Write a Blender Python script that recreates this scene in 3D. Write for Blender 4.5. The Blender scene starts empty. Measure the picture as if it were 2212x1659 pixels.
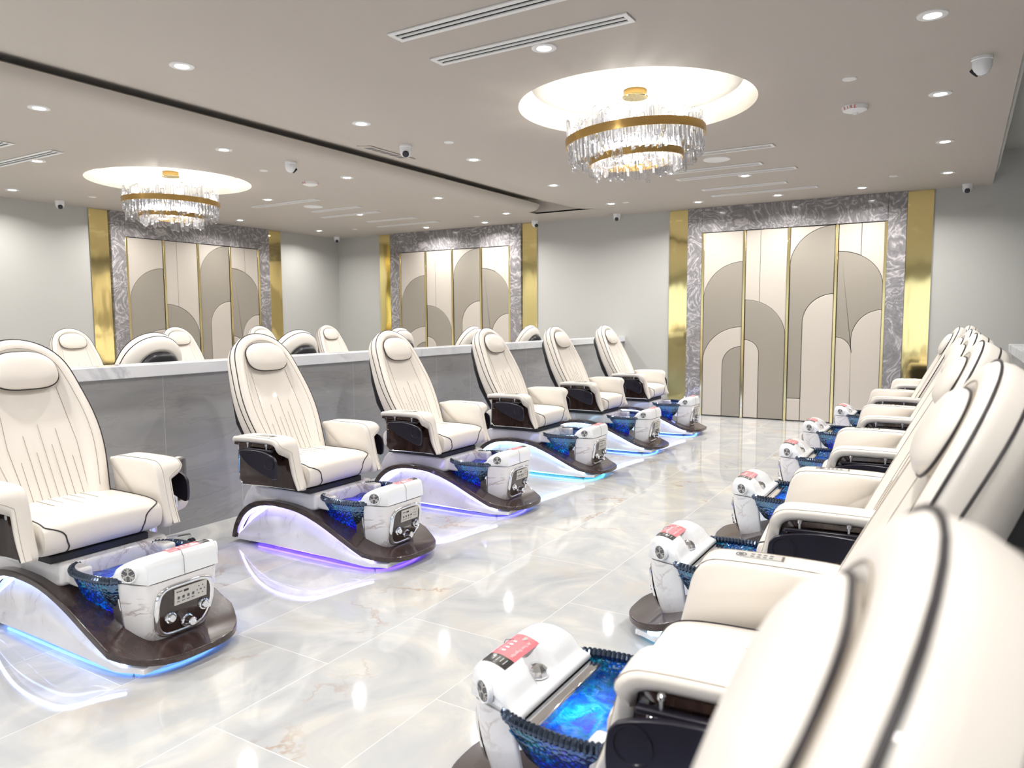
import bpy, bmesh, math, random
from mathutils import Vector, Matrix
S = bpy.context.scene
C = S.collection
PI = math.pi
sin, cos = math.sin, math.cos

# ------------------------------------------------------------------ camera
YAW, PITCH, ROLL, FPX, CAMH = math.radians(31.378), math.radians(5.075), math.radians(-0.3006), 1589.5, 1.45
fwd = Vector((-sin(YAW) * cos(PITCH), cos(YAW) * cos(PITCH), -sin(PITCH)))
rt = Vector((cos(YAW), sin(YAW), 0))
up = rt.cross(fwd)
r2 = rt * cos(ROLL) + up * sin(ROLL)
u2 = -rt * sin(ROLL) + up * cos(ROLL)
cd = bpy.data.cameras.new('camera')
cam = bpy.data.objects.new('camera', cd)
C.objects.link(cam)
M = Matrix((r2, u2, -fwd)).transposed().to_4x4()
M.translation = Vector((0, 0, CAMH))
cam.matrix_world = M
cd.sensor_width = 36
cd.lens = FPX / 2212 * 36
cd.clip_start = 0.02
cd.clip_end = 60
cd.dof.use_dof = True
cd.dof.focus_distance = 4.6
cd.dof.aperture_fstop = 3.8
S.camera = cam

# ------------------------------------------------------------------ exposure, world, light levels
S.view_settings.view_transform = 'Standard'
S.view_settings.look = 'None'
S.view_settings.exposure = 0.0
S.view_settings.gamma = 1.0
S.view_settings.use_curve_mapping = False
S.cycles.use_denoising = True
S.cycles.use_adaptive_sampling = True
S.cycles.adaptive_threshold = 0.05
S.cycles.max_bounces = 7
S.cycles.diffuse_bounces = 3
S.cycles.glossy_bounces = 4
S.cycles.transmission_bounces = 6
S.cycles.transparent_max_bounces = 10
S.cycles.caustics_reflective = False
S.cycles.caustics_refractive = False
S.cycles.sample_clamp_indirect = 6.0
WORLD = 1.5          # daylight through the open street front behind the camera
DOWN = 21.0           # watts of one recessed downlight
CHAND = 4.0           # watts of one chandelier bulb
COVE = 45.0            # emission of the cove strips above the ceiling discs
LED = 9.0             # emission of the colour strips on the chair bases
w = bpy.data.worlds.new('world')
S.world = w
w.use_nodes = True
w.node_tree.nodes['Background'].inputs[0].default_value = (0.86, 0.93, 1.0, 1)
w.node_tree.nodes['Background'].inputs[1].default_value = WORLD

# ------------------------------------------------------------------ materials
def mat(name, col=(0.8, 0.8, 0.8), rough=0.5, metal=0.0, coat=0.0, spec=0.5, emit=None, es=0.0):
    m = bpy.data.materials.new(name)
    m.use_nodes = True
    b = m.node_tree.nodes['Principled BSDF']
    b.inputs['Base Color'].default_value = (*col, 1)
    b.inputs['Roughness'].default_value = rough
    b.inputs['Metallic'].default_value = metal
    b.inputs['Coat Weight'].default_value = coat
    b.inputs['Coat Roughness'].default_value = 0.05
    b.inputs['Specular IOR Level'].default_value = spec
    if emit:
        b.inputs['Emission Color'].default_value = (*emit, 1)
        b.inputs['Emission Strength'].default_value = es
    return m

class NT:
    def __init__(s, m):
        s.t = m.node_tree
        s.b = s.t.nodes['Principled BSDF']
    def n(s, typ, **kw):
        nd = s.t.nodes.new(typ)
        for k, v in kw.items():
            if k in nd.inputs.keys():
                nd.inputs[k].default_value = v
            else:
                setattr(nd, k, v)
        return nd
    def l(s, a, ai, b, bi):
        s.t.links.new(a.outputs[ai], b.inputs[bi])
    def ramp(s, stops, interp='LINEAR'):
        r = s.n('ShaderNodeValToRGB')
        cr = r.color_ramp
        cr.interpolation = interp
        while len(cr.elements) > 1:
            cr.elements.remove(cr.elements[-1])
        cr.elements[0].position = stops[0][0]
        cr.elements[0].color = (*stops[0][1], 1)
        for p, c in stops[1:]:
            e = cr.elements.new(p)
            e.color = (*c, 1)
        return r

def noise_bump(m, scale, strength, dist=0.002, detail=3, coord='Object'):
    k = NT(m)
    tc = k.n('ShaderNodeTexCoord')
    nz = k.n('ShaderNodeTexNoise', Scale=scale, Detail=detail)
    bp = k.n('ShaderNodeBump', Strength=strength, Distance=dist)
    k.l(tc, coord, nz, 'Vector'); k.l(nz, 'Fac', bp, 'Height'); k.l(bp, 'Normal', k.b, 'Normal')
    return m

leather = noise_bump(mat('cream_leather', (0.775, 0.72, 0.65), 0.42, coat=0.08), 260, 0.12, 0.0006)
leather_in = noise_bump(mat('beige_leather_side', (0.68, 0.60, 0.49), 0.45), 260, 0.12, 0.0006)
seam_m = mat('seam_thread', (0.33, 0.28, 0.22), 0.7)
pipe_m = mat('dark_piping', (0.022, 0.017, 0.02), 0.4)
blackleather = mat('black_leather', (0.010, 0.010, 0.013), 0.38)
blackplastic = mat('black_plastic', (0.012, 0.010, 0.018), 0.34)
chrome = mat('chrome', (0.88, 0.89, 0.92), 0.07, 1.0)
mirror_m = mat('polished_steel', (0.80, 0.84, 0.90), 0.04, 1.0)
satin = mat('satin_steel', (0.62, 0.60, 0.56), 0.28, 0.9)
whiteplastic = mat('white_gloss_plastic', (0.86, 0.87, 0.88), 0.12, coat=0.6)
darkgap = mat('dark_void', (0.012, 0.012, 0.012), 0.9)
white_metal = mat('white_enamel', (0.80, 0.80, 0.79), 0.35)
pink_m = mat('pink_sticker', (0.83, 0.17, 0.20), 0.3, coat=0.4)
blackink = mat('black_sticker', (0.015, 0.014, 0.015), 0.25, coat=0.4)
whiteink = mat('white_print', (0.85, 0.85, 0.85), 0.4)
redink = mat('red_print', (0.55, 0.02, 0.03), 0.5)
greyink = mat('grey_print', (0.10, 0.10, 0.11), 0.5)
silver_disp = mat('silver_keypad', (0.62, 0.60, 0.56), 0.35, 0.3)
rubber = mat('black_rubber', (0.015, 0.015, 0.016), 0.6)

def wood_mat(name, c1, c2, rough=0.3, coat=0.4, scale=(3, 60, 60)):
    m = mat(name, c1, rough, coat=coat)
    k = NT(m)
    tc = k.n('ShaderNodeTexCoord'); mp = k.n('ShaderNodeMapping')
    mp.inputs['Scale'].default_value = scale
    nz = k.n('ShaderNodeTexNoise', Scale=1.6, Detail=5.0, Distortion=0.5)
    r = k.ramp([(0.3, c2), (0.7, c1)])
    k.l(tc, 'Object', mp, 'Vector'); k.l(mp, 'Vector', nz, 'Vector'); k.l(nz, 'Fac', r, 'Fac'); k.l(r, 'Color', k.b, 'Base Color')
    return m
deckwood = wood_mat('walnut_deck', (0.062, 0.036, 0.030), (0.026, 0.015, 0.014), 0.26, 0.5, (2.0, 34, 34))
panelwood = wood_mat('walnut_panel', (0.050, 0.026, 0.018), (0.020, 0.010, 0.009), 0.18, 0.7, (34, 34, 2.0))

def vein_marble(name, base, vein, rough=0.1, scale=2.0, wid=0.035, amount=1.0, coat=0.5, soft=None, coord='Object', dist=1.2):
    m = mat(name, base, rough, coat=coat)
    k = NT(m)
    tc = k.n('ShaderNodeTexCoord')
    n1 = k.n('ShaderNodeTexNoise', Scale=scale, Detail=7.0, Roughness=0.62, Distortion=dist)
    sub = k.n('ShaderNodeMath', operation='SUBTRACT'); sub.inputs[1].default_value = 0.5
    ab = k.n('ShaderNodeMath', operation='ABSOLUTE')
    r = k.ramp([(0.0, (1, 1, 1)), (wid, (0, 0, 0))])
    n2 = k.n('ShaderNodeTexNoise', Scale=scale * 0.9, Detail=2.0)
    r2_ = k.ramp([(0.48, (0, 0, 0)), (0.66, (1, 1, 1))])
    mu = k.n('ShaderNodeMath', operation='MULTIPLY'); mu2 = k.n('ShaderNodeMath', operation='MULTIPLY'); mu2.inputs[1].default_value = amount
    mx = k.n('ShaderNodeMixRGB'); mx.inputs[1].default_value = (*base, 1); mx.inputs[2].default_value = (*vein, 1)
    k.l(tc, coord, n1, 'Vector'); k.l(n1, 'Fac', sub, 0); k.l(sub, 0, ab, 0); k.l(ab, 0, r, 'Fac')
    mp = k.n('ShaderNodeMapping'); mp.inputs['Location'].default_value = (3.1, 1.7, 5.3)
    k.l(tc, coord, mp, 'Vector'); k.l(mp, 'Vector', n2, 'Vector'); k.l(n2, 'Fac', r2_, 'Fac')
    k.l(r, 'Color', mu, 0); k.l(r2_, 'Color', mu, 1); k.l(mu, 0, mu2, 0)
    k.l(mu2, 0, mx, 'Fac')
    last = mx
    if soft:
        n3 = k.n('ShaderNodeTexNoise', Scale=scale * 0.7, Detail=4.0, Distortion=0.8)
        r3 = k.ramp([(0.35, soft), (0.62, (1, 1, 1))])
        m3 = k.n('ShaderNodeMixRGB', blend_type='MULTIPLY'); m3.inputs[0].default_value = 1.0
        k.l(tc, coord, n3, 'Vector'); k.l(n3, 'Fac', r3, 'Fac'); k.l(mx, 'Color', m3, 1); k.l(r3, 'Color', m3, 2)
        last = m3
    k.l(last, 'Color', k.b, 'Base Color')
    return m
chairmarble = vein_marble('white_marble_shell', (0.83, 0.82, 0.82), (0.42, 0.33, 0.31), 0.1, 4.5, 0.03, 0.8, 0.6, (0.93, 0.91, 0.91))
capmarble = vein_marble('white_marble_cap', (0.84, 0.85, 0.87), (0.50, 0.52, 0.56), 0.15, 2.2, 0.07, 0.75, 0.3, (0.90, 0.91, 0.93))

# dark swirled marble of the frames
def swirl_marble():
    m = mat('grey_swirl_marble', (0.3, 0.28, 0.28), 0.16, coat=0.5)
    k = NT(m)
    tc = k.n('ShaderNodeTexCoord')
    n0 = k.n('ShaderNodeTexNoise', Scale=1.7, Detail=4.0, Distortion=1.5)
    mx = k.n('ShaderNodeMixRGB'); mx.inputs[0].default_value = 0.72
    k.l(tc, 'Object', n0, 'Vector'); k.l(tc, 'Object', mx, 1); k.l(n0, 'Color', mx, 2)
    wv = k.n('ShaderNodeTexWave', Scale=4.2, Distortion=9.0, Detail=4.0); wv.inputs['Detail Scale'].default_value = 1.6
    k.l(mx, 'Color', wv, 'Vector')
    r = k.ramp([(0.0, (0.20, 0.19, 0.195)), (0.30, (0.27, 0.255, 0.26)), (0.55, (0.22, 0.21, 0.21)), (0.78, (0.30, 0.285, 0.29)), (0.95, (0.34, 0.32, 0.325)), (0.995, (0.50, 0.47, 0.465))])
    k.l(wv, 'Fac', r, 'Fac')
    n2 = k.n('ShaderNodeTexNoise', Scale=26.0, Detail=3.0)
    m2 = k.n('ShaderNodeMixRGB', blend_type='OVERLAY'); m2.inputs[0].default_value = 0.25
    k.l(tc, 'Object', n2, 'Vector'); k.l(r, 'Color', m2, 1); k.l(n2, 'Fac', m2, 2); k.l(m2, 'Color', k.b, 'Base Color')
    return m
swirl = swirl_marble()

def gold_mat(name, col, rough, bump=0.0):
    m = mat(name, col, rough, 1.0)
    if bump:
        k = NT(m)
        tc = k.n('ShaderNodeTexCoord'); mp = k.n('ShaderNodeMapping'); mp.inputs['Scale'].default_value = (2.6, 2.6, 0.7)
        nz = k.n('ShaderNodeTexNoise', Scale=1.2, Detail=2.0)
        bp = k.n('ShaderNodeBump', Strength=bump, Distance=0.05)
        k.l(tc, 'Object', mp, 'Vector'); k.l(mp, 'Vector', nz, 'Vector'); k.l(nz, 'Fac', bp, 'Height'); k.l(bp, 'Normal', k.b, 'Normal')
    return m
goldpanel = gold_mat('polished_gold_panel', (0.93, 0.78, 0.36), 0.07, 0.10)
goldstrip = gold_mat('gold_strip', (0.88, 0.74, 0.38), 0.18)
brass = gold_mat('brushed_brass', (0.62, 0.40, 0.14), 0.27)

fabric_l = noise_bump(mat('beige_padding', (0.52, 0.47, 0.41), 0.62), 160, 0.15, 0.0008)
fabric_d = noise_bump(mat('taupe_padding', (0.29, 0.26, 0.215), 0.6), 160, 0.15, 0.0008)
ceil_m = mat('taupe_ceiling_paint', (0.49, 0.445, 0.395), 0.62)
wall_m = mat('cream_wall_paint', (0.50, 0.495, 0.465), 0.6)
disc_m = mat('ivory_plaster', (0.84, 0.81, 0.75), 0.55)
cove_m = mat('warm_cove_light', (1, 1, 1), 0.5, emit=(1.0, 0.93, 0.82), es=COVE)
lamp_m = mat('downlight_lens', (1, 1, 1), 0.5, emit=(1.0, 0.98, 0.95), es=45.0)
bulb_m = mat('bulb_glow', (1, 1, 1), 0.5, emit=(1.0, 0.95, 0.86), es=30.0)

def colour_emit(name, es, white=0.0):
    m = mat(name, (0.5, 0.5, 0.5), 0.5)
    k = NT(m)
    oi = k.n('ShaderNodeObjectInfo')
    mx = k.n('ShaderNodeMixRGB'); mx.inputs[0].default_value = white; mx.inputs[2].default_value = (0.75, 0.8, 1, 1)
    k.l(oi, 'Color', mx, 1); k.l(mx, 'Color', k.b, 'Emission Color'); k.l(oi, 'Color', k.b, 'Base Color')
    k.b.inputs['Emission Strength'].default_value = es
    return m
led_m = colour_emit('colour_led_strip', LED)
led_soft = colour_emit('pale_led_strip', LED * 1.6, 0.42)

def water_mat():
    m = mat('bubbling_water', (0.1, 0.5, 0.8), 0.04, spec=0.8)
    k = NT(m)
    oi = k.n('ShaderNodeObjectInfo'); tc = k.n('ShaderNodeTexCoord')
    n1 = k.n('ShaderNodeTexNoise', Scale=9.0, Detail=2.0, Distortion=0.6)
    hs = k.ramp([(0.34, (0.01, 0.12, 0.20)), (0.43, (0.02, 0.10, 0.60)), (0.50, (0.05, 0.38, 0.70)), (0.545, (0.30, 0.60, 0.95)), (0.60, (0.04, 0.45, 0.30)), (0.66, (0.22, 0.10, 0.80))])  # patches of coloured LED light under the surface, painted into the water colour
    k.l(tc, 'Object', n1, 'Vector'); k.l(n1, 'Fac', hs, 'Fac')
    mx = k.n('ShaderNodeMixRGB'); mx.inputs[0].default_value = 0.15
    k.l(hs, 'Color', mx, 1); k.l(oi, 'Color', mx, 2)
    bp = k.n('ShaderNodeBump', Strength=0.85, Distance=0.02)
    n2 = k.n('ShaderNodeTexNoise', Scale=34.0, Detail=3.0, Distortion=1.6)
    k.l(tc, 'Object', n2, 'Vector'); k.l(n2, 'Fac', bp, 'Height')
    tr = k.n('ShaderNodeBsdfTranslucent'); gl = k.n('ShaderNodeBsdfGlossy', Roughness=0.04)
    ms = k.n('ShaderNodeMixShader'); fr = k.n('ShaderNodeFresnel', IOR=1.6)
    ad = k.n('ShaderNodeMath', operation='ADD'); ad.inputs[1].default_value = 0.05
    k.l(mx, 'Color', tr, 'Color'); k.l(bp, 'Normal', gl, 'Normal'); k.l(bp, 'Normal', tr, 'Normal'); k.l(bp, 'Normal', fr, 'Normal')
    k.l(fr, 0, ad, 0); k.l(ad, 0, ms, 'Fac'); k.l(tr, 0, ms, 1); k.l(gl, 0, ms, 2)
    k.t.links.new(ms.outputs[0], k.t.nodes['Material Output'].inputs[0])
    return m
water_m = water_mat()

def bowl_mat():
    m = mat('iridescent_hammered_glass', (0.02, 0.08, 0.25), 0.08, 0.6)
    k = NT(m)
    tc = k.n('ShaderNodeTexCoord')
    n1 = k.n('ShaderNodeTexNoise', Scale=7.0, Detail=2.0)
    hs = k.ramp([(0.32, (0.20, 0.03, 0.45)), (0.45, (0.02, 0.08, 0.62)), (0.55, (0.01, 0.30, 0.50)), (0.68, (0.02, 0.42, 0.30))])
    k.l(tc, 'Object', n1, 'Vector'); k.l(n1, 'Fac', hs, 'Fac')
    vo = k.n('ShaderNodeTexVoronoi', Scale=75.0)
    bp = k.n('ShaderNodeBump', Strength=0.7, Distance=0.004)
    k.l(tc, 'Object', vo, 'Vector'); k.l(vo, 'Distance', bp, 'Height')
    tr = k.n('ShaderNodeBsdfTranslucent'); gl = k.n('ShaderNodeBsdfGlossy', Roughness=0.1)
    gl.inputs['Color'].default_value = (0.35, 0.55, 0.85, 1)
    ms = k.n('ShaderNodeMixShader'); ms.inputs[0].default_value = 0.38
    fc = k.ramp([(0.0, (2.6, 2.6, 2.6)), (0.30, (0.9, 0.9, 0.9)), (0.55, (0.25, 0.25, 0.25))]); mu = k.n('ShaderNodeMixRGB', blend_type='MULTIPLY'); mu.inputs[0].default_value = 1.0  # bright light dots of the backlit facets, painted into the glass colour
    k.l(vo, 'Distance', fc, 'Fac'); k.l(hs, 'Color', mu, 1); k.l(fc, 'Color', mu, 2)
    k.l(mu, 'Color', tr, 'Color'); k.l(bp, 'Normal', gl, 'Normal')
    k.l(tr, 0, ms, 1); k.l(gl, 0, ms, 2)
    k.t.links.new(ms.outputs[0], k.t.nodes['Material Output'].inputs[0])
    return m
bowl_m = bowl_mat()
rim_m = mat('gunmetal_rope', (0.10, 0.13, 0.19), 0.14, 0.9)

def crystal_mat():
    m = mat('clear_crystal', (1, 1, 1), 0.03)
    k = NT(m)
    tp = k.n('ShaderNodeBsdfTransparent'); tp.inputs[0].default_value = (0.95, 0.96, 0.99, 1)
    gs = k.n('ShaderNodeBsdfGlass', Roughness=0.0, IOR=1.5)
    gl = k.n('ShaderNodeBsdfTranslucent'); gl.inputs[0].default_value = (0.9, 0.92, 1, 1)
    m1 = k.n('ShaderNodeMixShader'); m1.inputs[0].default_value = 0.62
    m2 = k.n('ShaderNodeMixShader'); m2.inputs[0].default_value = 0.10
    k.l(tp, 0, m1, 1); k.l(gs, 0, m1, 2); k.l(m1, 0, m2, 1); k.l(gl, 0, m2, 2)
    k.t.links.new(m2.outputs[0], k.t.nodes['Material Output'].inputs[0])
    return m
crystal_m = crystal_mat()

def floor_mat():
    m = mat('polished_onyx_tile', (0.8, 0.8, 0.78), 0.045, spec=0.75)
    k = NT(m)
    tc = k.n('ShaderNodeTexCoord'); sp = k.n('ShaderNodeSeparateXYZ'); cb = k.n('ShaderNodeCombineXYZ')
    ax = k.n('ShaderNodeMath', operation='ADD'); ax.inputs[1].default_value = 1.66 + 0.572 * 20
    ay = k.n('ShaderNodeMath', operation='ADD'); ay.inputs[1].default_value = -1.59 + 1.12 * 20
    k.l(tc, 'Object', sp, 0); k.l(sp, 'X', ax, 0); k.l(sp, 'Y', ay, 0); k.l(ay, 0, cb, 'X'); k.l(ax, 0, cb, 'Y')
    bk = k.n('ShaderNodeTexBrick', Scale=1.0)
    bk.offset = 0.5; bk.offset_frequency = 2; bk.squash = 1.0
    bk.inputs['Color1'].default_value = (0, 0, 0, 1); bk.inputs['Color2'].default_value = (1, 1, 1, 1); bk.inputs['Mortar'].default_value = (0.5, 0.5, 0.5, 1)
    bk.inputs['Mortar Size'].default_value = 0.0016; bk.inputs['Mortar Smooth'].default_value = 0.0
    bk.inputs['Brick Width'].default_value = 1.12; bk.inputs['Row Height'].default_value = 0.572
    k.l(cb, 0, bk, 'Vector')
    # every tile is cut from another part of the slab
    sc = k.n('ShaderNodeVectorMath', operation='SCALE'); sc.inputs['Scale'].default_value = 9.0
    ad = k.n('ShaderNodeVectorMath', operation='ADD')
    k.l(bk, 'Color', sc, 0); k.l(tc, 'Object', ad, 0); k.l(sc, 0, ad, 1)
    n1 = k.n('ShaderNodeTexNoise', Scale=1.5, Detail=6.0, Roughness=0.55, Distortion=2.2)
    k.l(ad, 0, n1, 'Vector')
    r1 = k.ramp([(0.28, (0.40, 0.41, 0.425)), (0.42, (0.47, 0.475, 0.48)), (0.52, (0.505, 0.505, 0.50)), (0.60, (0.57, 0.555, 0.52)), (0.70, (0.62, 0.615, 0.60))])
    k.l(n1, 'Fac', r1, 'Fac')
    def veins(scale, wid, dist, gate0, gate1, loc):
        mp = k.n('ShaderNodeMapping'); mp.inputs['Location'].default_value = loc
        a = k.n('ShaderNodeTexNoise', Scale=scale, Detail=5.0, Roughness=0.6, Distortion=dist)
        s_ = k.n('ShaderNodeMath', operation='SUBTRACT'); s_.inputs[1].default_value = 0.5
        b_ = k.n('ShaderNodeMath', operation='ABSOLUTE')
        rr = k.ramp([(0.0, (1, 1, 1)), (wid, (0, 0, 0))])
        g = k.n('ShaderNodeTexNoise', Scale=1.1, Detail=2.0)
        gr = k.ramp([(gate0, (0, 0, 0)), (gate1, (1, 1, 1))])
        mu = k.n('ShaderNodeMath', operation='MULTIPLY')
        k.l(ad, 0, mp, 'Vector'); k.l(mp, 'Vector', a, 'Vector'); k.l(a, 'Fac', s_, 0); k.l(s_, 0, b_, 0); k.l(b_, 0, rr, 'Fac')
        k.l(mp, 'Vector', g, 'Vector'); k.l(g, 'Fac', gr, 'Fac'); k.l(rr, 'Color', mu, 0); k.l(gr, 'Color', mu, 1)
        return mu
    dn = k.n('ShaderNodeTexNoise', Scale=2.2, Detail=5.0, Roughness=0.6)
    dsc = k.n('ShaderNodeVectorMath', operation='SCALE'); dsc.inputs['Scale'].default_value = 0.9
    dad = k.n('ShaderNodeVectorMath', operation='ADD')
    vo = k.n('ShaderNodeTexVoronoi', Scale=0.8, feature='DISTANCE_TO_EDGE')
    vr = k.ramp([(0.0, (1, 1, 1)), (0.006, (0.75, 0.75, 0.75)), (0.014, (0, 0, 0))])
    vg = k.n('ShaderNodeTexNoise', Scale=1.3, Detail=2.0); vgr = k.ramp([(0.52, (0, 0, 0)), (0.60, (1, 1, 1))])
    v1 = k.n('ShaderNodeMath', operation='MULTIPLY')
    k.l(ad, 0, dn, 'Vector'); k.l(dn, 'Color', dsc, 0); k.l(ad, 0, dad, 0); k.l(dsc, 0, dad, 1); k.l(dad, 0, vo, 'Vector'); k.l(vo, 'Distance', vr, 'Fac')
    k.l(ad, 0, vg, 'Vector'); k.l(vg, 'Fac', vgr, 'Fac'); k.l(vr, 'Color', v1, 0); k.l(vgr, 'Color', v1, 1)
    v2 = veins(0.8, 0.05, 0.8, 0.50, 0.68, (5, 1, 9))
    m1 = k.n('ShaderNodeMixRGB'); m1.inputs[2].default_value = (0.60, 0.48, 0.34, 1)
    h1 = k.n('ShaderNodeMath', operation='MULTIPLY'); h1.inputs[1].default_value = 0.38
    k.l(v2, 0, h1, 0); k.l(h1, 0, m1, 'Fac'); k.l(r1, 'Color', m1, 1)
    m2 = k.n('ShaderNodeMixRGB'); m2.inputs[2].default_value = (0.38, 0.24, 0.14, 1)
    h2 = k.n('ShaderNodeMath', operation='MULTIPLY'); h2.inputs[1].default_value = 0.6
    k.l(v1, 0, h2, 0); k.l(h2, 0, m2, 'Fac'); k.l(m1, 'Color', m2, 1)
    m3 = k.n('ShaderNodeMixRGB'); m3.inputs[2].default_value = (0.72, 0.72, 0.71, 1)
    k.l(bk, 'Fac', m3, 'Fac'); k.l(m2, 'Color', m3, 1); k.l(m3, 'Color', k.b, 'Base Color')
    return m
floor_m = floor_mat()

def stone_mat():
    m = mat('grey_stone_tile', (0.4, 0.4, 0.4), 0.24)
    k = NT(m)
    tc = k.n('ShaderNodeTexCoord'); mp = k.n('ShaderNodeMapping'); mp.inputs['Rotation'].default_value = (0.22, 0, 0); mp.inputs['Scale'].default_value = (0.7, 0.7, 3.6)
    n1 = k.n('ShaderNodeTexNoise', Scale=1.5, Detail=6.0, Roughness=0.55, Distortion=0.5)
    k.l(tc, 'Object', mp, 'Vector'); k.l(mp, 'Vector', n1, 'Vector')
    r = k.ramp([(0.30, (0.325, 0.33, 0.33)), (0.44, (0.37, 0.37, 0.368)), (0.475, (0.385, 0.38, 0.375)), (0.49, (0.345, 0.342, 0.34)), (0.515, (0.395, 0.392, 0.388)), (0.60, (0.375, 0.378, 0.38)), (0.63, (0.42, 0.415, 0.41)), (0.75, (0.41, 0.41, 0.405))])
    k.l(n1, 'Fac', r, 'Fac')
    sp = k.n('ShaderNodeSeparateXYZ'); cb = k.n('ShaderNodeCombineXYZ')
    a = k.n('ShaderNodeMath', operation='ADD'); a.inputs[1].default_value = -2.96 + 0.60 * 20
    k.l(tc, 'Object', sp, 0); k.l(sp, 'Y', a, 0); k.l(a, 0, cb, 'X'); k.l(sp, 'Z', cb, 'Y')
    bk = k.n('ShaderNodeTexBrick', Scale=1.0); bk.offset = 0.0
    for nm in ('Color1', 'Color2'): bk.inputs[nm].default_value = (1, 1, 1, 1)
    bk.inputs['Mortar Size'].default_value = 0.0016; bk.inputs['Brick Width'].default_value = 0.60; bk.inputs['Row Height'].default_value = 2.4
    k.l(cb, 0, bk, 'Vector')
    mx = k.n('ShaderNodeMixRGB'); mx.inputs[2].default_value = (0.60, 0.60, 0.60, 1)
    k.l(bk, 'Fac', mx, 'Fac'); k.l(r, 'Color', mx, 1); k.l(mx, 'Color', k.b, 'Base Color')
    return m
stone_m = stone_mat()

# ------------------------------------------------------------------ mesh helpers
class MB:
    def __init__(s):
        s.bm = bmesh.new(); s.mats = []; s.cur = 0
    def use(s, m):
        if m not in s.mats: s.mats.append(m)
        s.cur = s.mats.index(m); return s
    def _f(s, vs):
        try:
            f = s.bm.faces.new(vs); f.material_index = s.cur; return f
        except ValueError:
            return None
    def box(s, x0, x1, y0, y1, z0, z1):
        v = [s.bm.verts.new(p) for p in ((x0, y0, z0), (x1, y0, z0), (x1, y1, z0), (x0, y1, z0), (x0, y0, z1), (x1, y0, z1), (x1, y1, z1), (x0, y1, z1))]
        for q in ((0, 3, 2, 1), (4, 5, 6, 7), (0, 1, 5, 4), (1, 2, 6, 5), (2, 3, 7, 6), (3, 0, 4, 7)): s._f([v[i] for i in q])
        return s
    def prism(s, pts, a0, a1, axis='y'):
        """polygon pts (two coords) pushed along the named axis"""
        def P(p, a):
            return (p[0], a, p[1]) if axis == 'y' else ((a, p[0], p[1]) if axis == 'x' else (p[0], p[1], a))
        A = [s.bm.verts.new(P(p, a0)) for p in pts]; B = [s.bm.verts.new(P(p, a1)) for p in pts]
        s._f(A); s._f(B[::-1]); n = len(pts)
        for i in range(n): s._f([A[i], B[i], B[(i + 1) % n], A[(i + 1) % n]])
        return s
    def loft(s, rings, closed=True, cap0=True, cap1=True):
        R = [[s.bm.verts.new(p) for p in r] for r in rings]; n = len(R[0])
        for a, b in zip(R, R[1:]):
            for i in range(n if closed else n - 1): s._f([a[i], a[(i + 1) % n], b[(i + 1) % n], b[i]])
        if cap0: s._f(R[0][::-1])
        if cap1: s._f(R[-1])
        return s
    def tube(s, pts, r, n=8, closed=False, rad=None):
        pts = [Vector(p) for p in pts]; N = len(pts); rings = []; prev = None
        for i, p in enumerate(pts):
            if closed: t = pts[(i + 1) % N] - pts[i - 1]
            else: t = pts[min(i + 1, N - 1)] - pts[max(i - 1, 0)]
            t.normalize()
            ref = prev if prev is not None else (Vector((0, 0, 1)) if abs(t.z) < 0.9 else Vector((1, 0, 0)))
            u = (ref - t * ref.dot(t)).normalized(); v = t.cross(u); prev = u
            rr = rad[i] if rad else r
            rings.append([p + (u * cos(2 * PI * k / n) + v * sin(2 * PI * k / n)) * rr for k in range(n)])
        if closed:
            # twist fix is not needed for the flat rings used here
            rings.append(rings[0])
            R = [[s.bm.verts.new(p) for p in r_] for r_ in rings[:-1]]; R.append(R[0])
            for a, b in zip(R, R[1:]):
                for i in range(n): s._f([a[i], a[(i + 1) % n], b[(i + 1) % n], b[i]])
        else: s.loft(rings)
        return s
    def lathe(s, prof, c=(0, 0, 0), n=24, axis='z', cap=True, sy=1.0):
        rings = []
        for r, h in prof:
            ring = []
            for k in range(n):
                a = 2 * PI * k / n; x, y = r * cos(a), r * sin(a) * sy
                if axis == 'z': p = (c[0] + x, c[1] + y, c[2] + h)
                elif axis == 'x': p = (c[0] + h, c[1] + x, c[2] + y)
                else: p = (c[0] + y, c[1] + h, c[2] + x)
                ring.append(p)
            rings.append(ring)
        return s.loft(rings, cap0=cap, cap1=cap)
    def grid(s, fn, nu, nv):
        V = [[s.bm.verts.new(fn(i / nu, j / nv)) for j in range(nv + 1)] for i in range(nu + 1)]
        for i in range(nu):
            for j in range(nv): s._f([V[i][j], V[i + 1][j], V[i + 1][j + 1], V[i][j + 1]])
        return s
    def build(s, name, m=None, parent=None, bevel=0, seg=2, angle=35, sub=0, loc=None):
        bmesh.ops.remove_doubles(s.bm, verts=s.bm.verts, dist=1e-6)
        bmesh.ops.recalc_face_normals(s.bm, faces=s.bm.faces)
        me = bpy.data.meshes.new(name); s.bm.to_mesh(me); s.bm.free()
        for q in (s.mats or [m]): me.materials.append(q)
        me.shade_smooth()
        me.set_sharp_from_angle(angle=math.radians(angle))
        o = bpy.data.objects.new(name, me); C.objects.link(o)
        if parent: o.parent = parent
        if loc: o.location = loc
        if bevel:
            b = o.modifiers.new('bevel', 'BEVEL'); b.width = bevel; b.segments = seg; b.limit_method = 'ANGLE'; b.angle_limit = math.radians(40); b.harden_normals = False
            me.shade_smooth()
            me.set_sharp_from_angle(angle=math.radians(80))
        if sub:
            b = o.modifiers.new('sub', 'SUBSURF'); b.levels = sub; b.render_levels = sub
        return o

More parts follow.
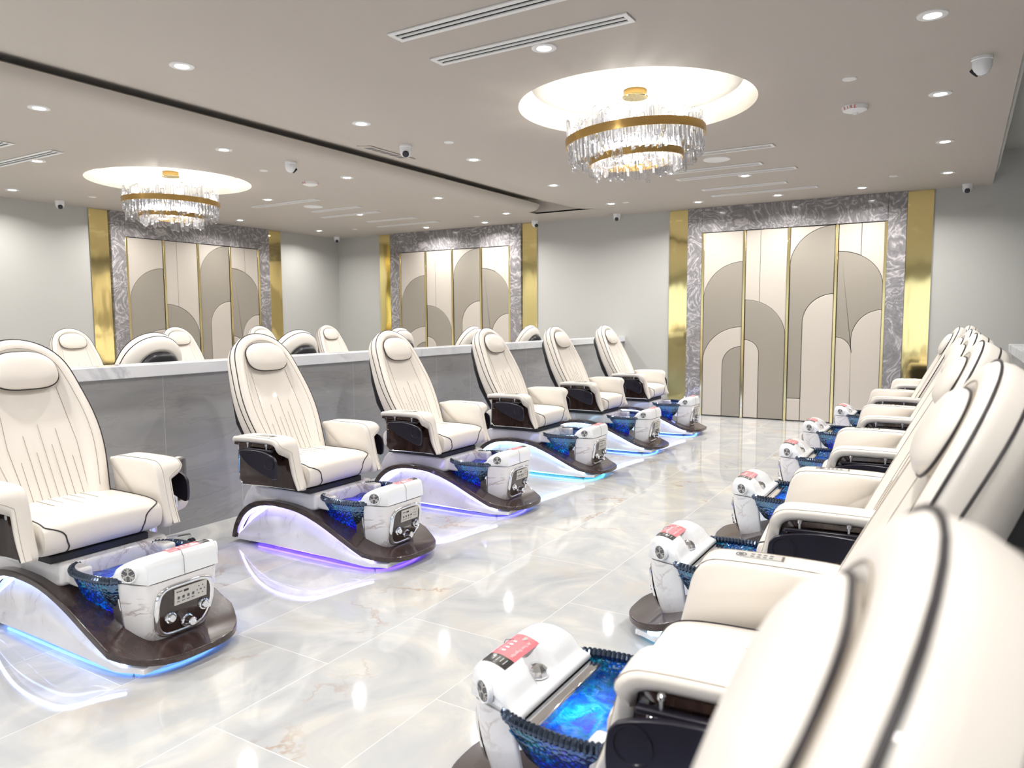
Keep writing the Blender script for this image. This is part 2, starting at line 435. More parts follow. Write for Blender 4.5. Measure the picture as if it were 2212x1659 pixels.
def empty(name, loc=(0, 0, 0), rz=0):
    o = bpy.data.objects.new(name, None); C.objects.link(o)
    o.location = loc; o.rotation_euler = (0, 0, rz); o.empty_display_size = 0.1
    return o
def tag(o, label=None, cat=None, group=None, kind=None):
    for k, v in (('label', label), ('category', cat), ('group', group), ('kind', kind)):
        if v: o[k] = v
    return o
def copy_tree(o, parent=None):
    c = o.copy(); C.objects.link(c); c.parent = parent
    for ch in o.children:
        if ch.type != 'LIGHT': copy_tree(ch, c)
    return c
def interp(tab, x):
    if x <= tab[0][0]: return tab[0][1]
    for (a, b), (c, d) in zip(tab, tab[1:]):
        if x <= c:
            t = (x - a) / (c - a); return b + (d - b) * t
    return tab[-1][1]
def sstep(a, b, x):
    t = max(0, min(1, (x - a) / (b - a))); return t * t * (3 - 2 * t)
def resample(pts, n):
    P = [Vector((p[0], p[1], 0)) if len(p) == 2 else Vector(p) for p in pts]
    L = [0]
    for a, b in zip(P, P[1:]): L.append(L[-1] + (b - a).length)
    out = []
    for i in range(n + 1):
        d = L[-1] * i / n
        for j in range(len(P) - 1):
            if d <= L[j + 1] + 1e-9:
                t = (d - L[j]) / max(1e-9, L[j + 1] - L[j]); out.append(P[j].lerp(P[j + 1], t)); break
    return out
def smooth_line(pts, n, it=2):
    P = [Vector(p) if len(p) == 3 else Vector((p[0], p[1], 0)) for p in pts]
    for _ in range(it):
        Q = [P[0]]
        for a, b in zip(P, P[1:]): Q += [a.lerp(b, 0.25), a.lerp(b, 0.75)]
        Q.append(P[-1]); P = Q
    return resample(P, n)


# ------------------------------------------------------------------ the room
CZ, FY, LX = 3.04, 10.8, -10.6
def struct(o): o['kind'] = 'structure'; return o
X1, Y0 = 3.2, -4.6
struct(MB().box(LX - 0.2, X1 + 0.2, Y0 - 0.2, FY + 0.2, -0.12, 0).build('floor', floor_m))
struct(MB().box(LX - 0.2, X1 + 0.2, FY, FY + 0.15, 0, 3.6).build('wall_far', wall_m))
struct(MB().box(LX - 0.15, LX, Y0, FY, 0, 3.6).build('wall_left', wall_m))
struct(MB().box(X1, X1 + 0.15, Y0, FY, 0, 3.6).build('wall_right', wall_m))
mb = MB()      # street front behind the camera: piers, sill and header around open bays
for a, b in ((-10.6, -10.0), (-7.4, -7.0), (-4.9, -4.3), (-1.9, -1.6), (0.9, 1.2), (2.8, 3.2)): mb.box(a, b, Y0 - 0.15, Y0, 0.3, 2.6)
mb.box(LX, X1, Y0 - 0.15, Y0, 0, 0.3); mb.box(LX, X1, Y0 - 0.15, Y0, 2.6, 3.6)
struct(mb.build('wall_back', wall_m))
MED = ((-2.17, 5.36), (-7.87, 5.36)); MR = 0.88

def ceiling_with_hole(x0, x1, y0, y1, c):
    mb = MB(); mb.use(ceil_m); N = 96; q = 1.15
    for z, top in ((CZ, False),):
        ring = []; sq = []
        for k in range(N):
            a = 2 * PI * k / N
            ring.append((c[0] + MR * cos(a), c[1] + MR * sin(a), z))
            s_ = q / max(abs(cos(a)), abs(sin(a)))
            sq.append((c[0] + s_ * cos(a), c[1] + s_ * sin(a), z))
        mb.loft([ring, sq], cap0=False, cap1=False)
    def pl_(a, b, c_, d):
        mb.use(ceil_m); nx, ny = max(1, round(b - a)), max(1, round(d - c_))
        mb.grid(lambda u, v: (a + (b - a) * u, c_ + (d - c_) * v, CZ), nx, ny)
    pl_(x0, x1, y0, c[1] - q); pl_(x0, x1, c[1] + q, y1); pl_(x0, c[0] - q, c[1] - q, c[1] + q); pl_(c[0] + q, x1, c[1] - q, c[1] + q)
    # upstand of the opening: wall and soffit above the disc
    r = lambda rad, z: [(c[0] + rad * cos(2 * PI * k / N), c[1] + rad * sin(2 * PI * k / N), z) for k in range(N)]
    mb.use(disc_m)
    mb.loft([r(MR, CZ), r(MR, 3.30), r(0.02, 3.30)], cap0=False, cap1=True)
    return mb
mb = ceiling_with_hole(-4.65, 0.25, Y0, FY, MED[0]); struct(mb.build('ceiling', ceil_m, angle=1))
mb = ceiling_with_hole(LX, -5.62, Y0, FY, MED[1]); struct(mb.build('ceiling', ceil_m))
# channel between the two ceilings: right side sweeps up over the lip of the left side
YE = 9.95
prof_r = smooth_line([(-4.65, CZ), (-4.80, CZ + 0.008), (-4.98, CZ + 0.040), (-5.2, CZ + 0.105), (-5.42, CZ + 0.165), (-5.7, CZ + 0.20), (-6.2, CZ + 0.21)], 24)
mb = MB(); mb.grid(lambda u, v: (prof_r[round(u * 24)].x, Y0 + (YE - Y0) * v, prof_r[round(u * 24)].y - 0), 24, 30)
mb.grid(lambda u, v: (prof_r[round(u * 24)].x, YE, CZ + (prof_r[round(u * 24)].y - CZ) * v), 24, 1)
struct(mb.build('ceiling', ceil_m, angle=25))
lip = smooth_line([(-5.62, CZ), (-5.53, CZ + 0.005), (-5.47, CZ + 0.035), (-5.44, CZ + 0.075), (-5.432, CZ + 0.108), (-5.44, CZ + 0.120), (-5.62, CZ + 0.124), (-6.2, CZ + 0.124)], 26)
def lipf(u, v):
    p = lip[round(u * 26)]; y = Y0 + (YE - 0.28 - Y0) * min(1, v / 0.8)
    x, z = p.x, p.y
    if v > 0.8:                                       # rounded end of the lip in plan
        t = (v - 0.8) / 0.2; a = t * PI / 2; R = -5.62 - x
        x = -5.62 - R * cos(a) if x > -5.62 else x
        y = YE - 0.28 + (0.02 - R if R < 0 else 0.02) * sin(a) + 0.0
    return (x, y, z)
mb = MB(); mb.grid(lipf, 26, 40); struct(mb.build('ceiling', ceil_m))
# flat infill between channel end and far wall, cut to the channel
mb = MB(); mb.box(-5.63, -4.64, YE, FY, CZ, CZ + 0.02); struct(mb.build('ceiling', ceil_m))
mb = MB(); mb.box(-6.2, -5.4, Y0, YE, CZ + 0.225, CZ + 0.24); struct(mb.build('ceiling', darkgap))  # near-black sheet above the sweep, put in for the dark shade of the channel
# right ceiling edge and the higher ceiling beyond it
edge = [(0.25, Y0), (0.25, 9.75), (0.235, 10.1), (0.18, 10.4), (0.06, 10.62), (-0.12, 10.74), (-0.36, FY)]
mb = MB()
mb.loft([[(x, y, CZ) for x, y in edge], [(x, y, CZ + 0.03) for x, y in edge], [(x + 0.03, y, CZ + 0.03) for x, y in edge], [(x + 0.03, y, CZ + 0.40) for x, y in edge]], closed=False, cap0=False, cap1=False)
struct(mb.build('trim_2', wall_m))
mb = MB(); mb.box(0.2, X1, Y0, FY, 3.44, 3.5); struct(mb.build('ceiling', wall_m))

# floating discs in the openings
for c in MED:
    o = MB().lathe([(0.02, 0.0), (0.70, 0.0), (0.745, 0.006), (0.775, 0.022), (0.79, 0.045), (0.785, 0.06), (0.02, 0.06)], (c[0], c[1], 3.155), 96).build('ceiling_disc', disc_m)
    right = c[0] > -5
    tag(o, 'round ivory disc glowing in the ceiling opening above the %s crystal chandelier' % ('larger nearer' if right else 'smaller far left'), 'ceiling disc')
    ring = [(c[0] + 0.74 * cos(2 * PI * k / 48), c[1] + 0.74 * sin(2 * PI * k / 48), 3.235) for k in range(48)]
    MB().tube(ring, 0.010, 6, True).build('cove_light', cove_m, o)
    MB().lathe([(0.03, 0), (0.03, 0.09)], (c[0], c[1], 3.21), 12).build('hanger', disc_m, o)

# ------------------------------------------------------------------ half-height walls
def half_wall(xa, xb, y0, y1, name, trim):
    struct(MB().box(xa, xb, y0, y1, 0, 1.085).build(name, stone_m))
    struct(MB().box(xa - 0.03, xb + 0.03, y0, y1 + 0.001, 1.085, 1.143).box(xa - 0.03, xb + 0.03, y0, y1 + 0.001, 1.143, 1.165).build(trim, capmarble, bevel=0.004))
half_wall(-4.68, -4.53, -2.5, FY - 0.002, 'wall_partition', 'trim_1')
half_wall(0.45, 0.60, -2.5, 9.12, 'wall_partition', 'trim_3')

# ------------------------------------------------------------------ decorative feature panels
def arc(cx, cz, rx, rz, a0, a1, n=22):
    return [(cx + rx * cos(math.radians(a0 + (a1 - a0) * k / n)), cz + rz * sin(math.radians(a0 + (a1 - a0) * k / n))) for k in range(n + 1)]
def feature(label, loc, rz):
    """local: x along the wall, -y into the room, z up; 2.42 m opening centred on 0"""
    T = empty('feature_panel', loc, rz); tag(T, label, 'wall panel', None)
    g = 0.004
    for sx, a, b in ((-1, -1.715, -1.43), (1, 1.43, 1.72)):
        MB().box(a, b, -0.012, 0, 0.0, CZ - 0.002).build('gold_panel', goldpanel, T)
    for a, b in ((-1.428, -1.215), (1.215, 1.428)):
        MB().box(a, b, -0.045, 0, 0, CZ - 0.002).build('marble_jamb', swirl, T, bevel=0.002)
    MB().box(-1.212, 1.212, -0.045, 0, 2.685, CZ - 0.002).build('marble_header', swirl, T, bevel=0.002)
    MB().box(-1.213, 1.213, -0.004, 0, 0, 2.685).build('backing_board', darkgap, T)
    for x in (-1.197, -0.6, 0.0, 0.61, 1.197):
        MB().box(x - 0.017, x + 0.017, -0.042, -0.002, 0.003, 2.68).build('gold_strip', goldstrip, T, bevel=0.003)
    H = 2.678; B = 0.01
    e = 0.020
    L = []
    def P(m, *pts): L.append((m, list(pts)))
    # bay 1
    a, b = -1.2 + e, -0.6 - e
    o1 = arc(b, 1.70, b - a, 0.545, 90, 180); i1 = arc(b, 0.80, b - a, 0.515, 90, 180); k1 = arc(b, 0.77, 0.27, 0.26, 90, 180)
    P(fabric_l, *([(a, H), (b, H)] + [(x, z) for x, z in o1]))
    P(fabric_d, *(o1[::-1] + i1))
    P(fabric_l, *(i1[::-1] + k1 + [(b - 0.27, B), (a, B)]))
    P(fabric_d, *(k1 + [(b - 0.27, B), (b, B)]))
    # bay 2
    a, b = -0.6 + e, -e
    o2 = arc(a, 1.17, b - a, 0.53, 90, 0); i2 = arc(a, 0.93, 0.205, 0.20, 90, 0)
    sx = a + 0.20
    zs = 1.17 + 0.53 * math.sqrt(1 - (0.20 / (b - a)) ** 2)
    P(fabric_l, *([(a, H), (sx, H), (sx, zs)] + [p for p in o2[::-1] if p[0] < sx]))
    P(fabric_l, *([(sx, zs)] + [p for p in o2 if p[0] > sx] + [(b, H), (sx, H)]))
    P(fabric_d, *(o2 + [(b, B), (a + 0.205, B)] + i2[::-1]))
    P(fabric_l, *(i2 + [(a + 0.205, B), (a, B)]))
    # bay 3
    a, b = e, 0.61 - e
    o3 = arc(b, 2.15, b - a, 0.528, 90, 180); i3 = arc(b, 1.37, 0.39, 0.39, 90, 180)
    P(fabric_l, *([(a, H)] + o3[2:]))
    P(fabric_d, *(o3[::-1] + i3 + [(b - 0.39, 0.32), (a, 0.32)]))
    P(fabric_l, (a, 0.32), (b - 0.39, 0.32), (b - 0.39, B), (a, B))
    P(fabric_l, *(i3 + [(b - 0.39, B), (b, B)]))
    # bay 4
    a, b = 0.61 + e, 1.2 - e
    o4 = arc(a, 1.85, b - a, 0.47, 90, 0); i4 = arc(b, 1.14, 0.36, 0.40, 90, 180); k4 = arc(a, 0.965, 0.20, 0.215, 90, 0)
    sx = a + 0.28; zs = 1.85 + 0.47 * math.sqrt(1 - (0.28 / (b - a)) ** 2)
    P(fabric_l, *([(a, H), (sx, H), (sx, zs)] + [p for p in o4[::-1] if p[0] < sx]))
    P(fabric_l, *([(sx, zs)] + [p for p in o4 if p[0] > sx] + [(b, H), (sx, H)]))
    P(fabric_d, *(o4 + i4 + [(a + 0.20, 1.0)] + k4[::-1]))
    P(fabric_l, *(k4 + [(a + 0.20, B), (a, B)]))
    P(fabric_l, *(i4 + [(a + 0.20, B), (b, B)]))
    for m, pts in L:
        # clean duplicate points
        q = []
        for p in pts:
            if not q or abs(p[0] - q[-1][0]) + abs(p[1] - q[-1][1]) > 1e-5: q.append(p)
        if abs(q[0][0] - q[-1][0]) + abs(q[0][1] - q[-1][1]) < 1e-5: q.pop()
        # pull every outline in slightly so the dark joints show
        n = len(q); area = sum(q[i][0] * q[(i + 1) % n][1] - q[(i + 1) % n][0] * q[i][1] for i in range(n))
        sgn = 1 if area > 0 else -1; ins = []
        for i in range(n):
            p0, p1, p2 = q[i - 1], q[i], q[(i + 1) % n]
            d1 = Vector((p1[0] - p0[0], p1[1] - p0[1])).normalized(); d2 = Vector((p2[0] - p1[0], p2[1] - p1[1])).normalized()
            n1 = Vector((-d1.y, d1.x)) * sgn; n2 = Vector((-d2.y, d2.x)) * sgn
            nn = n1 + n2
            nn = nn.normalized() if nn.length > 1e-6 else n1
            k = 1 / max(0.5, nn.dot(n1))
            ins.append((p1[0] + nn.x * 0.003 * k, p1[1] + nn.y * 0.003 * k))
        MB().prism(ins, -0.030, -0.004).build('padded_panel', m, T, bevel=0.007, seg=3)
    return T
feature('large wall feature of arched padded panels, marble frame and gold sides behind the aisle', (-2.08, FY - 0.004, 0), 0)
feature('arched padded feature on the far wall just right of the room corner', (-7.80, FY - 0.004, 0), 0)
feature('arched padded wall feature on the left side wall behind the smaller chandelier', (LX + 0.004, 7.62, 0), PI / 2)

# ------------------------------------------------------------------ ceiling fittings
def downlight(x, y, label, z=CZ):
    T = empty('downlight', (x, y, z)); tag(T, label, 'ceiling light', 'recessed downlights')
    MB().lathe([(0.030, -0.002), (0.040, -0.001), (0.044, -0.007), (0.058, -0.010), (0.074, -0.006), (0.076, 0.0)], n=32, cap=False).build('trim_ring', white_metal, T)
    MB().lathe([(0.001, -0.004), (0.040, -0.003), (0.040, 0.0)], n=24).build('lens', lamp_m, T)
    ld = bpy.data.lights.get('downlight_lamp')
    if ld is None:
        ld = bpy.data.lights.new('downlight_lamp', 'AREA'); ld.shape = 'DISK'; ld.size = 0.09; ld.energy = DOWN; ld.color = (1.0, 0.985, 0.965); ld.spread = math.radians(150)
    lo = bpy.data.objects.new('lamp', ld); C.objects.link(lo); lo.parent = T; lo.location = (0, 0, -0.014)
    return T
ordn = {3.0: 'nearest', 4.62: 'second nearest', 6.24: 'third nearest', 7.93: 'fourth nearest', 9.63: 'farthest'}
for y in (-1.8, -0.2, 1.4, 3.0, 4.62, 6.24, 7.93, 9.63):
    downlight(-4.24, y, '%s downlight of the row right of the ceiling channel' % ordn.get(y, 'unseen'))
    downlight(-0.2, y, '%s downlight of the row along the right ceiling edge' % ordn.get(y, 'overhead'))
    downlight(-5.96, y, '%s downlight of the row left of the ceiling channel' % ordn.get(y, 'overhead'))
    downlight(-9.9, y, '%s downlight of the row along the far left wall' % ordn.get(y, 'overhead'))
for x, y, t in ((-2.17, 3.94, 'downlight beside the long ceiling vent nearest the camera'), (-2.15, 8.58, 'downlight among the far slot vents beyond the large chandelier'), (-2.12, 10.16, 'downlight at the middle above the large wall feature'),
                (-3.17, 10.15, 'downlight near the left gold side of the large wall feature'), (-1.12, 10.16, 'downlight near the right gold side of the large wall feature'),
                (-7.92, 3.94, 'downlight beside the slot vent at the left picture edge'), (-7.92, 6.80, 'downlight just right of the smaller chandelier'), (-7.88, 8.50, 'downlight among the slot vents right of the smaller chandelier'),
                (-8.02, 10.32, 'downlight above the middle of the far left feature'), (-6.80, 10.32, 'downlight above the right part of the far left feature'),
                (-2.17, 0.9, '%s' % 'recessed downlight above the viewer, out of sight'), (-7.92, 0.9, '%s' % 'recessed downlight above the viewer, out of sight'), (-2.17, -1.5, '%s' % 'recessed downlight above the viewer, out of sight'), (-7.92, -1.5, '%s' % 'recessed downlight above the viewer, out of sight')):
    downlight(x, y, t)

def slot_vent(x0, x1, y, label):
    T = empty('slot_vent', ((x0 + x1) / 2, y, CZ)); tag(T, label, 'air vent', 'linear slot vents')
    h = (x1 - x0) / 2; w_ = 0.066
    mb = MB()
    for a, b, c, d in ((-h, h, -w_, -0.036), (-h, h, 0.036, w_), (-h, -h + 0.03, -0.036, 0.036), (h - 0.03, h, -0.036, 0.036)): mb.box(a, b, c, d, -0.009, 0.0)
    mb.build('frame', white_metal, T, bevel=0.002)
    MB().box(-h + 0.03, h - 0.03, -0.036, 0.036, -0.002, -0.0005).build('slot_shadow', darkgap, T)
    for q in (-0.006, 0.006, -0.030, 0.030):
        if abs(q) < 0.01: MB().box(-h + 0.03, h - 0.03, q - 0.004, q + 0.004, -0.008, -0.002).build('blade', white_metal, T)
for x0, x1, y, t in ((-2.81, -1.56, 3.35, 'linear ceiling vent cut by the top picture edge'), (-2.85, -1.56, 3.79, 'long linear ceiling vent beside the nearest middle downlight'),
                     (-2.85, -1.55, 7.22, 'slot vent partly hidden behind the large chandelier'), (-2.85, -1.83, 7.98, 'short slot vent just beyond the round ceiling speaker'), (-2.88, -1.57, 8.41, 'longer slot vent ending beside the far downlight'),
                     (-2.84, -1.83, 9.24, 'short slot vent second nearest the large wall feature'), (-2.87, -1.57, 9.76, 'long slot vent nearest the large wall feature'),
                     (-8.6, -7.32, 3.40, 'slot vent cut off at the left picture edge, upper'), (-8.6, -7.31, 3.82, 'slot vent at the left picture edge beside a downlight'),
                     (-8.61, -7.35, 7.13, 'slot vent right of the smaller chandelier, nearest of its group'), (-8.24, -7.32, 7.9, 'short slot vent just right of the left ceiling speaker'),
                     (-8.58, -7.42, 8.42, 'long slot vent crossing under the left middle downlight'), (-8.34, -7.37, 9.2, 'short slot vent second nearest the far left feature'), (-8.66, -7.36, 9.78, 'long slot vent nearest the far left feature')):
    slot_vent(x0, x1, y, t)

def return_grille(x, y):
    T = empty('return_grille', (x, y, CZ + 0.012)); T.rotation_euler = (0, math.radians(7), 0)
    tag(T, 'narrow return air grille with five dark openings beside the ceiling channel', 'air vent')
    MB().box(-0.085, 0.085, -0.33, 0.33, -0.008, 0).build('frame', ceil_m, T, bevel=0.002)
    for k in range(5): MB().box(-0.05, 0.05, -0.27 + 0.11 * k, -0.19 + 0.11 * k, -0.0095, -0.0078).build('opening', greyink, T)
return_grille(-4.80, 5.58)
for x, y, t in ((-2.18, 7.56, 'flat round ceiling speaker among the vents right of the large chandelier'), (-7.88, 7.56, 'flat round ceiling speaker right of the smaller chandelier')):
    T = empty('ceiling_speaker', (x, y, CZ)); tag(T, t, 'speaker')
    MB().lathe([(0.001, -0.006), (0.115, -0.006), (0.125, -0.009), (0.133, -0.006), (0.135, 0.0)], n=40).build('grille', white_metal, T)
for x, y, t in ((-0.71, 5.53, 'round sprinkler cover above the fire detector on the right ceiling'), (-4.02, 5.52, 'round sprinkler cover right of the dome camera by the channel'), (-6.43, 5.48, 'round sprinkler cover left of the dome camera, right of the smaller chandelier'),
                (-4.03, 9.64, 'round sprinkler cover on the ceiling near the far wall, left of the large feature'), (-0.73, 9.54, 'round sprinkler cover near the right gold side of the large feature'), (-9.62, 5.43, 'round sprinkler cover above the far left wall camera'),
                (-6.51, 9.65, 'round sprinkler cover above the far left feature'), (-9.23, 9.83, 'round sprinkler cover near the room corner')):
    T = tag(MB().lathe([(0.001, -0.007), (0.042, -0.007), (0.046, -0.003), (0.046, 0.0)], n=28).build('sprinkler_cover', white_metal, loc=(x, y, CZ)), t, 'sprinkler cover', 'sprinkler covers')

def dome_camera(x, y, rz, label, s=1.0):
    T = empty('dome_camera', (x, y, CZ), rz); T.scale = (s, s, s); tag(T, label, 'security camera', 'dome cameras')
    MB().lathe([(0.001, 0.0), (0.060, 0.0), (0.061, -0.016), (0.056, -0.020), (0.056, -0.055), (0.045, -0.085), (0.026, -0.102), (0.001, -0.108)], n=28).build('housing', whiteplastic, T)
    d = Vector((0, -0.72, -0.70)).normalized()
    mb = MB(); c0 = Vector((0, -0.030, -0.072))
    u = Vector((1, 0, 0)); v = d.cross(u)
    mb.loft([[c0 + d * h + (u * cos(2 * PI * k / 20) + v * sin(2 * PI * k / 20)) * r for k in range(20)] for r, h in ((0.030, 0.0), (0.030, 0.024), (0.024, 0.027), (0.001, 0.024))], cap0=True, cap1=True)
    mb.build('lens', blackplastic, T)
for x, y, rz, t in ((0.04, 5.53, -1.9, 'dome camera at the upper right seen from its side'), (-4.44, 5.42, 0.7, 'dome camera in front of the return grille by the channel'), (-5.87, 5.34, 2.6, 'dome camera turned away, left of the ceiling channel'),
                    (-0.01, 10.62, 0.0, 'dome camera on the far wall right of the large feature'), (-4.59, 10.64, 0.35, 'dome camera high on the far wall left of the large feature'), (-6.01, 10.6, 1.1, 'dome camera at the end of the channel beside gold trim'),
                    (-10.31, 5.38, 1.2, 'dome camera at the far left above the side wall'), (-10.39, 10.56, 0.8, 'dome camera in the room corner between the two left features')):
    dome_camera(x, y, rz, t)

def text_obj(s, size, m, parent, loc, rot, name='lettering', ext=0.0004, align='CENTER', name2=None):
    cu = bpy.data.curves.new(name, 'FONT'); cu.body = s; cu.size = size; cu.extrude = ext; cu.align_x = align; cu.align_y = 'CENTER'
    cu.resolution_u = 2
    o = bpy.data.objects.new(name, cu); C.objects.link(o); bpy.context.view_layer.update()
    me = bpy.data.meshes.new_from_object(o.evaluated_get(bpy.context.evaluated_depsgraph_get())); bpy.data.objects.remove(o)
    o = bpy.data.objects.new(name, me); C.objects.link(o); me.materials.clear(); me.materials.append(m)
    o.parent = parent; o.location = loc; o.rotation_euler = rot
    return o
for x, y, t in ((-0.76, 6.27, 'white smoke detector with red FIRE lettering on the right ceiling'), (-6.52, 6.22, 'small white smoke detector right of the smaller chandelier')):
    T = empty('smoke_detector', (x, y, CZ), math.radians(12)); tag(T, t, 'smoke detector')
    MB().lathe([(0.001, -0.052), (0.020, -0.052), (0.026, -0.046), (0.060, -0.040), (0.085, -0.030), (0.094, -0.010), (0.094, 0.0)], n=36).build('body', white_metal, T)
    MB().lathe([(0.001, -0.060), (0.016, -0.058), (0.018, -0.050)], n=16).build('sensor_cap', whiteplastic, T)
    for ang in (-0.55, 2.2):
        for i, ch in enumerate('FIRE'):
            a = ang + (i - 1.5) * 0.30; d = 0.0915
            text_obj(ch, 0.034, redink, T, (d * sin(a), -d * cos(a), -0.021), (PI / 2 + 0.42, 0, a), 'lettering')
T = empty('wall_detector', (0.62, 7.15, 3.44)); tag(T, 'white detector plate cut off at the right picture edge', 'detector')
MB().box(-0.06, 0.06, -0.06, 0.06, -0.035, 0).build('plate', white_metal, T, bevel=0.01)

# ------------------------------------------------------------------ chandeliers
random.seed(4)
crys = []
for L_, w1 in ((0.25, 0.021), (0.20, 0.018), (0.28, 0.019), (0.17, 0.017)):
    mb = MB(); rings = []
    for z, f, j in ((-L_ * 0.5, 0.55, 0), (-L_ * 0.5 + 0.010, 1.0, .1), (-L_ * 0.2, 0.92, -.12), (L_ * 0.12, 1.0, .1), (L_ * 0.5 - 0.010, 0.95, -.05), (L_ * 0.5, 0.6, 0)):
        rings.append([(w1 * f * x + .002 * j, w1 * .62 * f * y, z + .004 * x) for x, y in ((1, .3), (.55, 1), (-.55, 1), (-1, .3), (-1, -.5), (-.4, -1), (.5, -1), (1, -.4))])
    mb.loft(rings)
    o = mb.build('crystal', crystal_m, angle=5)
    crys.append(o.data); bpy.data.objects.remove(o)
def chandelier(cx, cy, label, tilt):
    T = empty('chandelier', (cx, cy, 3.155)); tag(T, label, 'chandelier', 'crystal chandeliers')
    MB().lathe([(0.001, 0), (0.085, 0), (0.088, -0.006), (0.088, -0.040), (0.082, -0.044), (0.001, -0.044)], n=36).build('canopy', brass, T)
    MB().lathe([(0.001, -0.044), (0.095, -0.044), (0.097, -0.050), (0.093, -0.056), (0.001, -0.056)], n=36).build('canopy_plate', goldstrip, T)
    z1, z2, R1, R2 = -0.355, -0.505, 0.52, 0.35
    Mx = Matrix.Translation((0, 0, z1)) @ Matrix.Rotation(tilt, 4, Vector((-.52, .855, 0))) @ Matrix.Translation((0, 0, -z1))
    def fit(o): o.matrix_local = Mx @ o.matrix_local; return o
    for R, z, h in ((R1, z1, 0.030), (R2, z2, 0.026)):
        fit(MB().lathe([(R - 0.004, -h), (R + 0.004, -h), (R + 0.004, h), (R - 0.004, h), (R - 0.004, -h)], (0, 0, z), 72, cap=False).build('ring_band', brass, T))
    for k in range(6):
        a = 2 * PI * k / 6 + 0.3
        fit(MB().tube([(R1 * cos(a), R1 * sin(a), z1), (R2 * cos(a), R2 * sin(a), z2)], 0.006, 6).build('arm', goldstrip, T))
    for k in range(4):
        a = 2 * PI * k / 4 + 0.5
        MB().tube([(0.07 * cos(a), 0.07 * sin(a), -0.05), Mx @ Vector((R1 * cos(a), R1 * sin(a), z1 + 0.02))], 0.0016, 5).build('cable', satin, T)
    for k in range(12):
        a = 2 * PI * k / 12 + 0.1; rr = 0.46 if k % 2 else 0.28
        zz = z1 + 0.07 if k % 2 else z2 + 0.05
        fit(MB().lathe([(0.001, -0.032), (0.016, -0.026), (0.026, 0.0), (0.016, 0.026), (0.001, 0.032)], (rr * cos(a), rr * sin(a), zz), 12).build('bulb', bulb_m, T))
        fit(MB().lathe([(0.011, -0.05), (0.013, -0.026)], (rr * cos(a), rr * sin(a), zz), 12).build('bulb_socket', brass, T))
    for k in range(5):
        a = 2 * PI * k / 5; ld = bpy.data.lights.get('chandelier_lamp')
        if ld is None:
            ld = bpy.data.lights.new('chandelier_lamp', 'POINT'); ld.energy = CHAND * 2; ld.color = (1, 0.94, 0.84); ld.shadow_soft_size = 0.03
        lo = bpy.data.objects.new('lamp', ld); C.objects.link(lo); lo.parent = T; lo.location = (0.2 * cos(a), 0.2 * sin(a), z1 - 0.06)
    def place(n, R, z, jit):
        for i in range(n):
            a = 2 * PI * i / n
            o = bpy.data.objects.new('crystal', random.choice(crys)); C.objects.link(o); o.parent = T
            o.matrix_local = Mx @ (Matrix.Translation((R * cos(a), R * sin(a), z + random.uniform(-jit, jit))) @ Matrix.Rotation(a + PI / 2 + random.uniform(-.35, .35), 4, 'Z'))
    place(64, R1 - .024, z1 + 0.0, .040)
    place(36, R2 - .022, z2 + 0.030, .022)
    bm = bmesh.new()
    def addc(R, a, z):
        t = bmesh.new(); t.from_mesh(random.choice(crys)); t.transform(Mx @ Matrix.Translation((R * cos(a), R * sin(a), z)) @ Matrix.Rotation(a + PI / 2 + random.uniform(-.4, .4), 4, 'Z'))
        tm = bpy.data.meshes.new('tmp'); t.to_mesh(tm); t.free(); bm.from_mesh(tm); bpy.data.meshes.remove(tm)
    for i in range(64):
        addc(R1 - 0.045, 2 * PI * (i + 0.5) / 64, z1 - 0.060 + random.uniform(-0.035, 0.03))
    for i in range(36):
        addc(R2 - 0.045, 2 * PI * (i + 0.5) / 36, z2 + 0.010 + random.uniform(-0.02, 0.02))
    me = bpy.data.meshes.new('crystal_fringe'); bm.to_mesh(me); bm.free(); me.materials.append(crystal_m)
    o = bpy.data.objects.new('crystal_fringe', me); C.objects.link(o); o.parent = T; o['kind'] = 'stuff'
    return T
chandelier(MED[0][0], MED[0][1], 'large round two-tier crystal chandelier with brass bands, nearer the camera', math.radians(-4))
chandelier(MED[1][0], MED[1][1], 'crystal chandelier seen smaller at the left in front of the side wall feature', math.radians(1))

